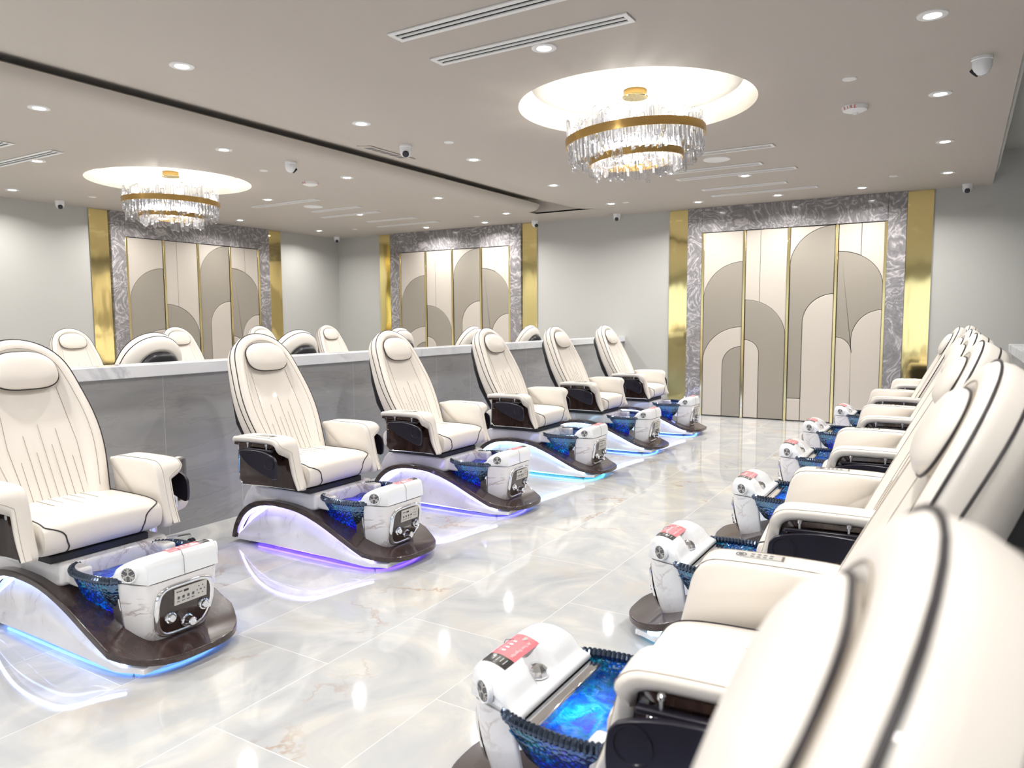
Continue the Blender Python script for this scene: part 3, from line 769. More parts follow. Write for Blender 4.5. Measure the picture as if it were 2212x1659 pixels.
# ------------------------------------------------------------------ pedicure chair (local: +x to the feet, z up)
DT = [(-.545, .030), (-.54, .060), (-.51, .137), (-.44, .226), (-.33, .294), (-.175, .323), (0, .322), (.14, .304), (.3, .253), (.455, .184), (.58, .130), (.67, .096), (.75, .082), (.82, .080)]
DL = [(-.512, .030), (-.505, .060), (-.475, .120), (-.41, .202), (-.30, .266), (-.165, .292), (0, .290), (.13, .272), (.285, .222), (.44, .153), (.565, .100), (.66, .066), (.75, .052), (.82, .050)]
def make_chair():
    T = empty('pedicure_chair')
    # ---- marble base with swept sides
    top = smooth_line(DL, 40, 2)
    mb = MB(); N, V = 40, 12
    xs = [-.500 + 1.235 * i / N for i in range(N + 1)]
    tz = [(p.x, p.y) for p in top]
    def side(sg):
        def f(u, v):
            x = xs[round(u * N)]; zt = interp(tz, x) - 0.002; zb = 0.022 + 0.012 * sin(PI * min(1, max(0, (x + 0.5) / 1.2)))
            zt = max(zt, zb + 0.004); z = zb + (zt - zb) * v
            y = 0.262 - 0.030 * sstep(0.55, 1.0, v)
            ridge = 0.30 - 0.42 * (x + 0.25)            # lower wing that sweeps to the front
            d = (z - max(0.03, 0.05 + 0.20 * math.exp(-((x - 0.10) / 0.30) ** 2) * 0.55))
            y += 0.014 * (1 - sstep(-0.006, 0.008, d))
            y -= 0.05 * sstep(0.60, 0.735, x)
            return (x, sg * y, z)
        return f
    mb.grid(side(1), N, V); mb.grid(side(-1), N, V)
    def strip(v):
        a = side(1); b = side(-1)
        for i in range(N):
            p = [a(i / N, v), a((i + 1) / N, v), b((i + 1) / N, v), b(i / N, v)]; mb._f([mb.bm.verts.new(q) for q in p])
    strip(0); strip(1)
    for u in (0, 1):
        mb._f([mb.bm.verts.new(side(1)(u, j / V)) for j in range(V + 1)] + [mb.bm.verts.new(side(-1)(u, j / V)) for j in range(V, -1, -1)])
    base = mb.build('base', chairmarble, T, angle=50)
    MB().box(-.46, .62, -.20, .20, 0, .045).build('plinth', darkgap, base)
    # coloured strips: under the deck edge and under the base
    for sg in (1, -1):
        q = smooth_line([(p[0] + (0.006 if p[0] < -.4 else 0), sg * 0.262, p[1] - 0.006) for p in DL[1:12]], 44, 2)
        MB().tube(q, 0.0065, 6).build('led_strip', led_soft, base)
    q = smooth_line([(-.35, -.235, .018), (.45, -.235, .018), (.64, -.20, .018), (.69, -.10, .018), (.70, 0, .018), (.69, .10, .018), (.64, .20, .018), (.45, .235, .018), (-.35, .235, .018)], 50, 2)
    MB().tube(q, 0.006, 6).build('led_strip', led_m, base)
    # ---- walnut deck
    A = smooth_line(DT, 56, 1); B = smooth_line(DL, 56, 1)
    def dk(P, off=0):
        def f(u, v):
            p = P[round(u * 56)]; s_ = -1 + 2 * v
            y = s_ * (0.300 - 0.010 * sstep(0.3, 0.0, u) - off)
            x = p.x
            if x > .45:
                xe = .82 - .215 * abs(s_) ** 3.2 - off; t = (x - .45) / (.82 - .45)
                x2 = .45 + (xe - .45) * t
                return (x2, y, interp([(q.x, q.y) for q in P], x2))
            return (x, y, p.y)
        return f
    mb = MB(); fA, fB = dk(A), dk(B); nv = 24
    mb.grid(fA, 56, nv); mb.grid(fB, 56, nv)
    for v in (0, 1):
        for i in range(56): mb._f([mb.bm.verts.new(p) for p in (fA(i / 56, v), fA((i + 1) / 56, v), fB((i + 1) / 56, v), fB(i / 56, v))])
    for u in (0, 1):
        for j in range(nv): mb._f([mb.bm.verts.new(p) for p in (fA(u, j / nv), fA(u, (j + 1) / nv), fB(u, (j + 1) / nv), fB(u, j / nv))])
    mb.build('deck', deckwood, T, bevel=0.006, seg=3)
    # ---- pedestal
    mb = MB(); R = []
    for y, s_ in ((-.255, .0), (-.235, .012), (.235, .012), (.255, .0)):
        R.append([(x, y, z) for x, z in ((-.485, .235), (-.455, .300), (-.42, .355), (-.375, .398), (-.30, .402), (.185, .402), (.205, .392), (.205, .300), (.16, .285), (-.175, .300), (-.33, .275), (-.42, .215))])
    mb.loft([R[0], R[-1]]); ped = mb.build('pedestal', chairmarble, T, bevel=0.018, seg=3)
    MB().box(.19, .30, -.235, -.165, .30, .385).build('pedestal_arm', chairmarble, ped, bevel=0.015, seg=3)
    MB().box(.19, .30, .165, .235, .30, .385).build('pedestal_arm', chairmarble, ped, bevel=0.015, seg=3)
    MB().box(-.24, .29, -.225, .225, .403, .437).build('seat_frame', rubber, T, bevel=0.004)
    # ---- seat cushion
    mb = MB(); NX, NY = 30, 28
    def cush(u, v):
        # closed profile in x,z as u; v across
        a = u * 2 * PI; sx = math.copysign(abs(cos(a)) ** 0.42, cos(a)); sz = math.copysign(abs(sin(a)) ** 0.5, sin(a))
        s_ = -1 + 2 * v; e = (1 - abs(s_) ** 9) ** (1 / 9)
        x = 0.045 + 0.302 * sx * (0.965 + 0.035 * e); z = 0.516 + 0.083 * sz * (0.62 + 0.38 * e)
        if sz > 0: z += 0.012 * max(0, 1 - s_ * s_) * sz
        if x > .2 and sz < 0: x -= 0.012 * (-sz)
        return (x, 0.268 * (s_ if abs(s_) < .94 else math.copysign(.94 + (abs(s_) - .94) * 1.0, s_)), z)
    ring = [[cush(i / 44, (1 - cos(PI * j / NY)) / 2) for i in range(44)] for j in range(1, NY)]
    mb.loft(ring); seat = mb.build('seat_cushion', leather, T, angle=60)
    for sg in (1, -1):
        path = []
        for t_ in range(40):
            q = t_ / 39; ang = math.radians(112 - 172 * q)
            s0 = .955 - .33 * sstep(.42, .72, q)
            x, y, z = cush((ang % (2 * PI)) / (2 * PI), (1 + s0) / 2)
            d_ = Vector((x - .045, 0, (z - .516) * 1.5)).normalized() * .0012
            path.append((x + d_.x, sg * (abs(y) + .0006), z + d_.z))
        MB().tube(path, 0.0032, 6).build('piping', pipe_m, seat)
    mb = MB()
    for k in range(5):
        y = -.10 + .05 * k; x1 = .16 - .03 * abs(k - 2) - (0.05 if k % 2 else 0)
        mb.tube([(-.13, y, .6085), ((x1 - .13) / 2, y, .6115 - .0), (x1, y, .6105)], 0.0012, 4)
    mb.build('stitching', seam_m, seat)
    # ---- backrest
    B0 = Vector((-.115, 0, .550)); U = Vector((-.444, 0, .896)).normalized(); Nn = Vector((U.z, 0, -U.x))
    SM = .909; SB = .655
    W = [(-.08, .215), (.03, .230), (.12, .248), (.21, .269), (.30, .284), (.39, .289), (.48, .284), (.57, .268), (.655, .244), (.70, .236)]
    w0_ = interp(W, SB)
    def outl(n=60):
        pts = []
        base_s = SB; w0 = interp(W, base_s)
        for i in range(13): s_ = -.08 + (base_s + .08) * i / 13; pts.append((interp(W, s_), s_))
        for i in range(0, 23):
            a = PI * i / 22; pts.append((w0 * cos(a) * (1 if True else 1), base_s + (SM - base_s) * math.copysign(abs(sin(a)) ** 0.92, 1)))
        for i in range(12, -1, -1): s_ = -.08 + (base_s + .08) * i / 13; pts.append((-interp(W, s_), s_))
        # smooth
        for _ in range(4):
            pts = [pts[0]] + [((pts[i - 1][0] + 2 * pts[i][0] + pts[i + 1][0]) / 4, (pts[i - 1][1] + 2 * pts[i][1] + pts[i + 1][1]) / 4) for i in range(1, len(pts) - 1)] + [pts[-1]]
        return pts
    O = outl()
    def P3(y, s_, d): return B0 + U * s_ + Nn * d + Vector((0, y, 0))
    def ring_(ins, dep, fs=None):
        out = []
        for y, s_ in O:
            cyx = max(-.08, min(SB, s_)); v = Vector((y, s_ - cyx)); L_ = v.length
            k = max(0.0, L_ - ins) / max(L_, 1e-6)
            yy, ss = v.x * k, cyx + v.y * k
            if s_ <= -.079: ss = -.08
            h = (ss + .08) / (SM + .08)
            out.append(P3(yy, ss, dep(h) if callable(dep) else dep))
        return out
    b1 = lambda h: -(.034 + .028 * h)                        # band between the two pipings
    b2 = lambda h: -(.150 - .040 * h)
    b3 = lambda h: -(.175 - .040 * h)
    mb = MB()
    mb.loft([ring_(.24, -.014), ring_(.17, -.012), ring_(.115, -.012), ring_(.100, -.010), ring_(.085, .000), ring_(.062, .012), ring_(.035, .014), ring_(.012, .008), ring_(0, -.004),
             ring_(-.005, lambda h: b1(h) * .5), ring_(0, b1), ring_(.002, lambda h: b1(h) * .6 + b2(h) * .4), ring_(.012, lambda h: b1(h) * .2 + b2(h) * .8), ring_(.030, b2), ring_(.060, b3), ring_(.085, b3), ring_(.12, b2), ring_(.24, b2)], closed=True)
    back = mb.build('backrest', leather, T, angle=70)
    MB().tube(ring_(-.001, -.003), 0.0032, 6).build('piping', pipe_m, back)
    MB().tube(ring_(-.001, b1), 0.0032, 6).build('piping', pipe_m, back)
    # black rear pad
    def bpad(ins, dep):
        out = []
        for i in range(40):
            a = i / 40 * 2 * PI; cx_, cs = math.copysign(abs(cos(a)) ** .45, cos(a)), math.copysign(abs(sin(a)) ** .45, sin(a))
            ss = .36 + (.45 - ins) * cs
            wl = (interp(W, ss) if ss < SB else w0_ * math.sqrt(max(0, 1 - ((ss - SB) / (SM - SB)) ** 2))) - .045 - ins
            if ss > .45: wl -= .03 * min(1, (ss - .45) / .15)
            out.append(P3(wl * cx_, ss, dep))
        return out
    MB().loft([bpad(0, -.125), bpad(-.004, -.175), bpad(.01, -.196), bpad(.05, -.204), bpad(.15, -.206)]).build('back_pad', blackleather, back, angle=60)
    # seams on the front
    mb = MB()
    fr = lambda y, s_: P3(y, s_, -.0112)
    for k, (y, t_) in enumerate(((-.115, .27), (-.075, .40), (-.038, .31), (0, .45), (.038, .34), (.075, .42), (.115, .27))):
        mb.tube([fr(y, .05), fr(y * 1.02, t_)], 0.0011, 4)
    for sg in (1, -1):
        mb.tube([fr(sg * .140, .04), fr(sg * .158, .34), fr(sg * .140, .64)], 0.0012, 4)
    mb.build('stitching', seam_m, back)
    MB().tube(ring_(.055, .0138)[3:-3], 0.0010, 4).build('stitching', seam_m, back)
    # ---- head pillow
    mb = MB(); rings = []; pc, ph = .722, .104
    def pil(a, ins):
        cx_, cs = math.copysign(abs(cos(a)) ** .62, cos(a)), math.copysign(abs(sin(a)) ** .72, sin(a))
        wy = (.156 - ins) * cx_; ss = (ph - ins) * cs
        if cs < 0: ss *= .92
        else: wy *= 1 - .22 * cs * cs
        return wy, pc + ss
    def pring(ins, d): return [P3(*pil(2 * PI * k / 48, ins), d) for k in range(48)]
    pill = MB().loft([pring(.03, -.010), pring(.008, .004), pring(0, .015), pring(.004, .028), pring(.020, .040), pring(.045, .047), pring(.075, .050), pring(.090, .0505)]).build('head_pillow', leather, T, angle=60)
    MB().tube(pring(-.001, .016), 0.0032, 6, True).build('piping', pipe_m, pill)
    # ---- armrests
    for sg in (-1, 1):
        Y = lambda y: sg * y
        ax = lambda x: .2 + (x - .2) * .70 if x < .2 else x
        yo = lambda z: .362 + .076 * sstep(.672, .728, z)
        prof = [(-.20, .500), (-.215, .70), (-.262, .722), (-.270, .742), (-.255, .758), (.205, .762), (.250, .752), (.278, .722), (.296, .64), (.318, .54), (.348, .462), (.335, .446), (.290, .444), (-.14, .462)]
        pr_ = [Vector((ax(p.x), p.y, 0)) for p in smooth_line(prof + [prof[0]], 70, 2)[:-1]]
        mb = MB()
        mb.loft([[(p.x + (p.x - .05) * -.03, Y(.288), p.y - (p.y - .6) * .03) for p in pr_], [(p.x, Y(.295), p.y) for p in pr_], [(p.x, Y(.322), p.y) for p in pr_]])
        outer = [Vector((ax(p.x), p.y, 0)) for p in smooth_line([(-.262, .722), (-.271, .742), (-.255, .760), (.205, .764), (.250, .754), (.279, .724), (.297, .64), (.319, .54), (.349, .462)], 46, 2)]
        inner = [Vector((ax(p.x), p.y, 0)) for p in smooth_line([(-.262, .7215), (-.262, .722), (-.250, .722), (.190, .725), (.225, .718), (.243, .695), (.258, .62), (.280, .53), (.330, .452)], 46, 2)]
        def roll(dy, k, base=None):
            return [(o.x * (1 - k) + i_.x * k, Y(base if base else yo(o.y) + dy), o.y * (1 - k) + i_.y * k) for o, i_ in zip(outer, inner)]
        strips = [roll(0, 0, .322), roll(-.015, 0), roll(-.003, .10), roll(0, .32), roll(-.004, .7), roll(-.015, 1), roll(0, 1, .322)]
        mb.loft(strips, closed=False, cap0=False, cap1=False)
        for idx in (0, -1):
            mb._f([mb.bm.verts.new(r[idx]) for r in strips])
        arm = mb.build('armrest', leather, T, angle=60)
        MB().tube([(p.x, Y(yo(p.y) - .013), p.y + .0003) for p in outer[3:]], 0.0010, 4).build('stitching', seam_m, arm)
        # walnut shell with a lip following the leather
        mb = MB()
        lipp = [Vector((ax(p.x), p.y, 0)) for p in smooth_line([(-.262, .7205), (.188, .7235), (.222, .716), (.240, .694), (.255, .62), (.277, .53), (.327, .451)], 40, 2)]
        lip2 = [Vector((ax(p.x), p.y, 0)) for p in smooth_line([(-.262, .704), (.176, .703), (.202, .697), (.218, .682), (.234, .61), (.256, .525), (.308, .453)], 40, 2)]
        mb.loft([[(p.x, Y(.335), p.y) for p in lipp], [(p.x, Y(yo(p.y) - .012), p.y - .001) for p in lipp], [(p.x, Y(yo(q.y) - .009), p.y) for p, q in zip(lip2, lipp)], [(p.x, Y(.335), p.y) for p in lip2]], closed=False, cap0=False, cap1=False)
        def pan(u, v):
            x0 = -.215 + .012 * v; x1 = interp([(.451, .312), (.53, .258), (.62, .238), (.705, .210)], .456 + .25 * v)
            if v < .2: x0 += .03 * (1 - v / .2) ** 2
            x = x0 + (x1 - x0) * u; z = .456 + .008 * (1 - u) + .250 * v
            y = .343 + .080 * (1 - u) ** 1.4
            return (ax(x), Y(y), z)
        mb.grid(pan, 24, 12)
        mb.loft([[pan(0, j / 12) for j in range(13)], [(pan(0, j / 12)[0], Y(.322), pan(0, j / 12)[2]) for j in range(13)]], closed=False, cap0=False, cap1=False)
        mb.loft([[pan(i / 24, 0) for i in range(25)], [(pan(i / 24, 0)[0], Y(.322), pan(i / 24, 0)[2]) for i in range(25)]], closed=False, cap0=False, cap1=False)
        mb.build('side_panel', panelwood, arm, angle=60)
        MB().tube([pan(0, 1), pan(0, .6), pan(0, .3), pan(0, .12)] + [pan(.02, 0)] + [pan(k / 8, 0) for k in range(1, 9)], 0.0030, 6).build('trim', chrome, arm)
        # hanging tray
        TX = .042
        tr = smooth_line([(-.085, .678), (-.02, .690), (.09, .692), (.18, .678), (.232, .656), (.240, .60), (.236, .545), (.222, .530), (.18, .538), (.08, .570), (.00, .602), (-.055, .640), (-.085, .678)], 60, 1)[:-1]
        for p in tr: p.x += TX
        yt = .450
        mb = MB(); mb.loft([[(p.x, Y(yt), p.y) for p in tr], [(p.x, Y(yt + .012), p.y) for p in tr], [(.13 + (p.x - .13) * .985, Y(yt + .015), .61 + (p.y - .61) * .97) for p in tr]])
        cc = (.182 + TX, .625)
        mb.lathe([(.041, .0158), (.0415, .0172), (.037, .0172), (.036, .0155)], (cc[0], cc[1], 0), 32, cap=False) if False else None
        tray = mb.build('tray', blackplastic, arm, angle=40)
        def circ(r, y): return [(cc[0] + r * cos(2 * PI * k / 32), Y(y), cc[1] + r * sin(2 * PI * k / 32)) for k in range(32)]
        MB().loft([circ(.042, yt + .0148), circ(.0415, yt + .0185), circ(.038, yt + .0185), circ(.036, yt + .0152), circ(.002, yt + .0152)], cap0=False).build('cup_holder', blackplastic, tray, angle=30)
        MB().box(-.02, .225, min(Y(yt - .022), Y(yt)), max(Y(yt - .022), Y(yt)), .684, .697).build('tray_rail', blackplastic, tray, bevel=.003)
        for x in (.015, .175):
            MB().lathe([(.0045, -.040), (.0045, -.008), (.0085, -.006), (.0085, .002), (.005, .006)], (x, Y(yt - .012), .724), 12).build('pin', chrome, tray)
        MB().tube([(-.026, Y(yt + .012), .672), (-.040, Y(yt + .016), .670), (-.042, Y(yt + .016), .632), (-.028, Y(yt + .012), .628)], .0030, 6).build('latch', chrome, tray)
        MB().lathe([(.012, 0), (.012, .006), (.007, .010), (.010, .022), (.006, .026)], (.215, Y(.352), .632), 12, axis='y').build('knob', chrome, arm)
        if sg == -1:
            cp = MB(); cp.use(chrome).box(.040, .180, -.402, -.352, .7615, .7665)
            cp.use(silver_disp).box(.047, .173, -.397, -.357, .7665, .7675)
            cp.use(greyink)
            for k in range(4): cp.box(.070 + .017 * k, .080 + .017 * k, -.392, -.384, .7675, .7680).box(.070 + .017 * k, .080 + .017 * k, -.372, -.364, .7675, .7680)
            cp.lathe([(.016, 0), (.016, .001), (.013, .001), (.013, 0)], (.158, -.377, .7675), 20, cap=False)
            cp.lathe([(.007, 0), (.007, .001)], (.158, -.377, .7675), 16)
            cp.build('control_plate', None, arm)
    # ---- foot bowl
    def bplan(k, n, sc, sy=None):
        base_ = [(.560, 0), (.560, .190), (.545, .228), (.48, .246), (.36, .258), (.27, .248), (.205, .205), (.165, .12), (.150, 0)]
        full = base_ + [(x, -y) for x, y in base_[-2:0:-1]]
        return full
    pl_ = bplan(0, 0, 1)
    sm = smooth_line(pl_ + [pl_[0]], 72, 2)[:-1]
    cxx = .375
    def bring2(f, z, dx=0): return [(cxx + dx + (p.x - cxx) * f, p.y * f, z) for p in sm]
    bo = MB().loft([bring2(1.0, .372), bring2(.985, .345), bring2(.93, .305, -.004), bring2(.83, .250, -.008), bring2(.70, .205, -.008), bring2(.56, .175, -.006), bring2(.45, .162, 0)], cap0=False).build('foot_bowl', bowl_m, T, angle=70)
    n_ = 300; q = resample([tuple(p) for p in sm] + [tuple(sm[0])], n_)[:-1]
    ptsr = [(p.x, p.y, .374) for p in q]
    rad = [.0150 + .0022 * (1 if i % 3 else -1) for i in range(n_)]
    MB().tube(ptsr, .015, 9, True, rad).build('rim', rim_m, bo, angle=20)
    mb = MB(); R_ = []
    for f in (.955, .85, .7, .55, .4, .25, .1):
        R_.append([(cxx + .005 + (p.x - cxx) * f, p.y * f, .320 + .004 * sin(31 * p.x * f + 19 * p.y * f) + .003 * cos(47 * p.y * f)) for p in sm])
    mb.loft(R_, cap0=False).build('water', water_m, bo, angle=70)
    # ---- control tower
    def lidw(x): return interp([(.49, .222), (.56, .222), (.62, .205), (.69, .170), (.71, .160)], x)
    # body rings by height: plan outline (x back, x front, half width back, half width front)
    def tw(z):
        t = max(0, (z - .085) / (.366 - .085))
        return (.505 + .022 * t, .652 + .050 * math.sin(min(1, t * 1.15) * PI / 2), .158 + .052 * max(0, t) ** .8, .125 + .044 * max(0, t) ** .7)
    def tring(z, ins=0):
        xb, xf, wb, wf = tw(z); xb += ins; xf -= ins; wb -= ins; wf -= ins
        out = []; xm, hx = (xb + xf) / 2, (xf - xb) / 2
        for k in range(64):
            a = 2 * PI * k / 64; x = xm + hx * math.copysign(abs(cos(a)) ** (.38 if cos(a) > 0 else .12), cos(a))
            t = (x - xb) / (xf - xb); w_ = wb + (wf - wb) * max(0, t) ** 1.5
            out.append((x, w_ * math.copysign(abs(sin(a)) ** .38, sin(a)), z))
        return out
    zs = [.086, .089, .10, .14, .18, .22, .26, .30, .335, .362]
    rings = [tring(z, .022 if i == 0 else (.008 if i == 1 else 0)) for i, z in enumerate(zs)]
    tower = MB().loft(rings).build('control_tower', chairmarble, T, angle=50)
    # polished steel wedge between tower and bowl
    mb = MB()
    def mring(z):
        xb, xf, wb, wf = tw(z); return [(xb - .055, -wb + .002, z), (xb + .004, -wb + .003, z), (xb + .004, wb - .003, z), (xb - .055, wb - .002, z)]
    mb.loft([mring(z) for z in (.115, .14, .18, .22, .26, .30, .332)]).build('steel_back', mirror_m, tower, bevel=.003)
    MB().box(.455, .535, -.213, .213, .333, .361).build('bracket', chrome, tower, bevel=.006, seg=3)
    for sg in (-1, 1):
        MB().lathe([(.006, 0), (.011, sg * .003), (.011, sg * .009), (.006, sg * .013)], (.505, sg * .213, .347), 12, axis='y').build('bolt', chrome, tower)
    # lid
    lp = [(.500, .365), (.498, .380), (.512, .388), (.530, .392), (.543, .412), (.560, .437), (.590, .457), (.625, .470), (.655, .473), (.680, .466), (.692, .450), (.696, .420), (.698, .367)]
    LPs = smooth_line(lp, 40, 1)
    def lid(u, v):
        p = LPs[round(u * 40)]; s_ = -1 + 2 * v; s_ = math.copysign(1 - max(0, 1 - abs(s_)) ** 1.15, s_)
        e = max(0, 1 - abs(s_) ** 7) ** (1 / 5.0)
        y = s_ * lidw(p.x); z = .367 + (p.y - .367) * (.35 + .65 * e) if p.y > .40 else p.y
        z = .366 + (p.y - .366) * (.55 + .45 * e)
        if .530 < p.x < .625 and p.y > .39:           # scooped niche towards the bowl
            d = ((y - .01) / .060) ** 2 + ((p.x - .545) / .062) ** 2
            z -= .050 * (max(0.0, 1 - d) ** .6)
            z = max(z, .389)
        return (p.x, y, z)
    mb = MB(); nv = 44
    mb.grid(lid, 40, nv)
    for v in (0, 1):
        ring = [lid(i / 40, v) for i in range(41)]
        mb._f([mb.bm.verts.new(p) for p in ring])
    mb._f([mb.bm.verts.new(lid(0, j / nv)) for j in range(nv + 1)] + [mb.bm.verts.new(lid(1, j / nv)) for j in range(nv, -1, -1)])
    ld = mb.build('lid', whiteplastic, tower, angle=75)
    MB().lathe([(.001, .030), (.014, .027), (.024, .017), (.028, .004), (.028, 0)], (.553, .012, .390), 10).build('spray_head', mirror_m, ld) if False else None
    MB().lathe([(.001, .036), (.018, .032), (.031, .020), (.036, .004), (.036, 0)], (.566, .012, .392), 10).build('spray_head', chrome, tower, angle=5)
    MB().tube([(.702, -.002, .369), (.7, -.002, .44), (.683, -.002, .468), (.655, -.002, .4755)], .0011, 4).build('lid_seam', greyink, tower)
    # vents on both flanks
    for sg in (-1, 1):
        c0 = Vector((.628, sg * .2045, .412)); nrm = Vector((.46, sg * .885, 0)).normalized(); tx = Vector((0, 0, 1)).cross(nrm) * sg
        c0 = c0 + nrm * .004
        def disc(r, h, n=32): return [c0 + nrm * h + (tx * cos(2 * PI * k / n) + Vector((0, 0, 1)) * sin(2 * PI * k / n)) * r for k in range(n)]
        mb = MB(); mb.use(whiteplastic).loft([disc(.036, -.014), disc(.035, .000), disc(.032, .003), disc(.029, .001)], cap0=False, cap1=False)
        mb.use(greyink).loft([disc(.0295, .0008), disc(.001, .0009)], cap0=False)
        mb.use(silver_disp)
        def bar(a, r0, r1, w_=.0016, off=0):
            d = tx * cos(a) + Vector((0, 0, 1)) * sin(a); e_ = tx * -sin(a) + Vector((0, 0, 1)) * cos(a)
            q = [c0 + nrm * .0022 + d * r + e_ * (off + s_) for r, s_ in ((r0, -w_), (r1, -w_), (r1, w_), (r0, w_))]; mb._f([mb.bm.verts.new(x) for x in q])
        for k in range(3):
            a = PI / 2 + k * 2 * PI / 3; bar(a, 0, .028, .0022)
            for o_ in (.009, .018):
                for s_ in (1, -1): bar(a + s_ * PI / 3, .004, .028 - o_ * .3, .0013, s_ * o_)
        mb.build('vent_grille', None, tower)
    # front panel
    def fx(z): return tw(z)[1]
    def fp(y, z, d):
        return Vector((fx(z) + d, y, z))
    cen = (.0, .222)
    def shape(n, g, lift, zoff=0):
        out = []
        for k in range(n):
            a = 2 * PI * k / n; cx_, cs = math.copysign(abs(cos(a)) ** .45, cos(a)), math.copysign(abs(sin(a)) ** .45, sin(a))
            hy = .138 - g; hz = .118 - g
            taper = 1 - .17 * max(0, -cs) ** 1.5
            z = cen[1] + hz * cs; out.append(fp(cen[0] + hy * cx_ * taper, z, lift))
        return out
    mb = MB(); mb.use(chrome).loft([shape(56, -.002, -.006), shape(56, 0, .004), shape(56, .006, .008), shape(56, .014, .006), shape(56, .018, .002)], cap0=False, cap1=False)
    mb.use(panelwood)
    mb.loft([shape(56, .018, .0022), shape(56, .05, .0028), shape(56, .09, .003), shape(56, .115, .003)], cap0=False)
    mb.build('control_panel', None, tower, angle=50)
    mb = MB()
    def plate(y0, y1, z0, z1, d0, d1):
        v = [fp(y, z, d) for d in (d0, d1) for y, z in ((y0, z0), (y1, z0), (y1, z1), (y0, z1))]
        V_ = [mb.bm.verts.new(p) for p in v]
        for q in ((0, 1, 2, 3), (4, 5, 6, 7), (0, 1, 5, 4), (1, 2, 6, 5), (2, 3, 7, 6), (3, 0, 4, 7)): mb._f([V_[i] for i in q])
    mb.use(silver_disp); plate(-.058, .096, .246, .316, .001, .010)
    mb.use(blackink); plate(-.016, .006, .297, .306, .010, .0106)
    mb.use(greyink)
    for k in range(4):
        y = -.040 + .023 * k
        plate(y - .005, y + .005, .270, .282, .010, .0105); plate(y - .007, y + .007, .258, .261, .010, .0105)
    plate(-.050, -.044, .300, .306, .010, .0105); plate(-.042, -.024, .301, .305, .010, .0105)
    for k in range(6):
        a = 2 * PI * k / 6; y, z = .066 + .018 * cos(a), .283 + .019 * sin(a); plate(y - .0028, y + .0028, z - .0022, z + .0022, .010, .0105)
    plate(.062, .070, .280, .286, .010, .0105)
    mb.build('display', None, tower)
    for y, z, r, h in ((-.070, .196, .024, .020), (.088, .206, .024, .022), (.012, .158, .026, .048)):
        d0 = fx(z)
        MB().lathe([(r, .001), (r + .002, .006), (r, .012), (r * .80, .013), (r * .74, h), (r * .60, h + .004), (r * .55, h + .002), (.001, h + .002)], (d0, y, z), 24, axis='x').build('knob', chrome, tower, angle=30)
    # sticker wrapped over the lid: pink field, black end; the coded square is left blank
    def lidz(x, y):
        s_ = y / lidw(x); e = (1 - min(1, abs(s_)) ** 7) ** .2; zp = interp([(p.x, p.y) for p in LPs[6:-4]], x); return .366 + (zp - .366) * (.55 + .45 * e)
    def patch(x0, x1, y0, y1, m, h=.0012, name='sticker', cut=False):
        mb = MB()
        def f(u, v):
            y = y0 + (y1 - y0) * u; xa, xb = x0, x1
            ed = min(u, 1 - u) * abs(y1 - y0)
            if cut and ed < .012: k = 1 - math.sqrt(max(0, 1 - ((.012 - ed) / .012) ** 2)); xa += .010 * k; xb -= .010 * k
            x = xa + (xb - xa) * v; return (x, y, lidz(x, y) + h)
        mb.grid(f, 16, 8); return mb.build(name, m, tower)
    patch(.592, .672, -.050, .098, pink_m, name='pink_sticker')
    patch(.592, .672, .098, .150, blackink, name='black_sticker')
    def lay(s_, size, x, y, m):
        z = lidz(x, y) + .0020; dz = (lidz(x + .01, y) - lidz(x - .01, y)) / .02
        return text_obj(s_, size, m, tower, (x, y, z), (math.atan(-dz), 0, PI / 2), 'sticker_text', 0.0001)
    lay('At Your Fingertips', .0145, .609, .033, whiteink)
    z = lidz(.633, -.028) + .0014
    MB().lathe([(.001, .0), (.0115, .0)], (.633, -.028, z), 24).build('sticker_circle', whiteink, tower)
    mb = MB()
    for k in range(4):
        x = .608 + .012 * k; z = lidz(x, .125) + .0016; mb.box(x - .001, x + .001, .110, .138 - .004 * (k % 2), z, z + .0002)
    for k in range(4):
        y = .004 + .022 * k; z = lidz(.648, y) + .0014; mb.box(.640, .652, y - .0045, y + .0045, z, z + .0002); mb.box(.657, .6585, y - .008, y + .008, z, z + .0002)
    mb.build('sticker_marks', whiteink, tower)
    return T

proto = make_chair()
PITCH_Y = 1.42
SEATPARTS = ('seat_cushion', 'backrest', 'head_pillow', 'armrest', 'seat_frame')
first = [True]
def put_chair(x, y, rz, label, group, col, seat=(0, 0, 0), light=0.0, lcol=None, bseat=None, srot=0.0):
    o = proto if first[0] else copy_tree(proto)
    first[0] = False
    o.location = (x, y, 0); o.rotation_euler = (0, 0, rz)
    for k in ('label', 'category', 'group'):
        if k in o.keys(): del o[k]
    tag(o, label, 'pedicure chair', group)
    for c in o.children_recursive:
        nm = c.name.split('.')[0]
        if nm in SEATPARTS: c.location = bseat if (bseat and nm in ('backrest', 'head_pillow')) else seat
        if nm in SEATPARTS: c.rotation_euler = (0, 0, math.radians(srot))
        c.color = (*col, 1)
    if light:
        ld = bpy.data.lights.new('bowl_lamp', 'POINT'); ld.energy = light; ld.color = lcol or col; ld.shadow_soft_size = 0.04
        lo = bpy.data.objects.new('bowl_lamp', ld); C.objects.link(lo); lo.parent = o; lo.location = (.42, 0, .21)
    return o
VIO, BLU, CYA, IND = (0.20, 0.10, 1.0), (0.10, 0.28, 1.0), (0.10, 0.62, 1.0), (0.16, 0.16, 1.0)
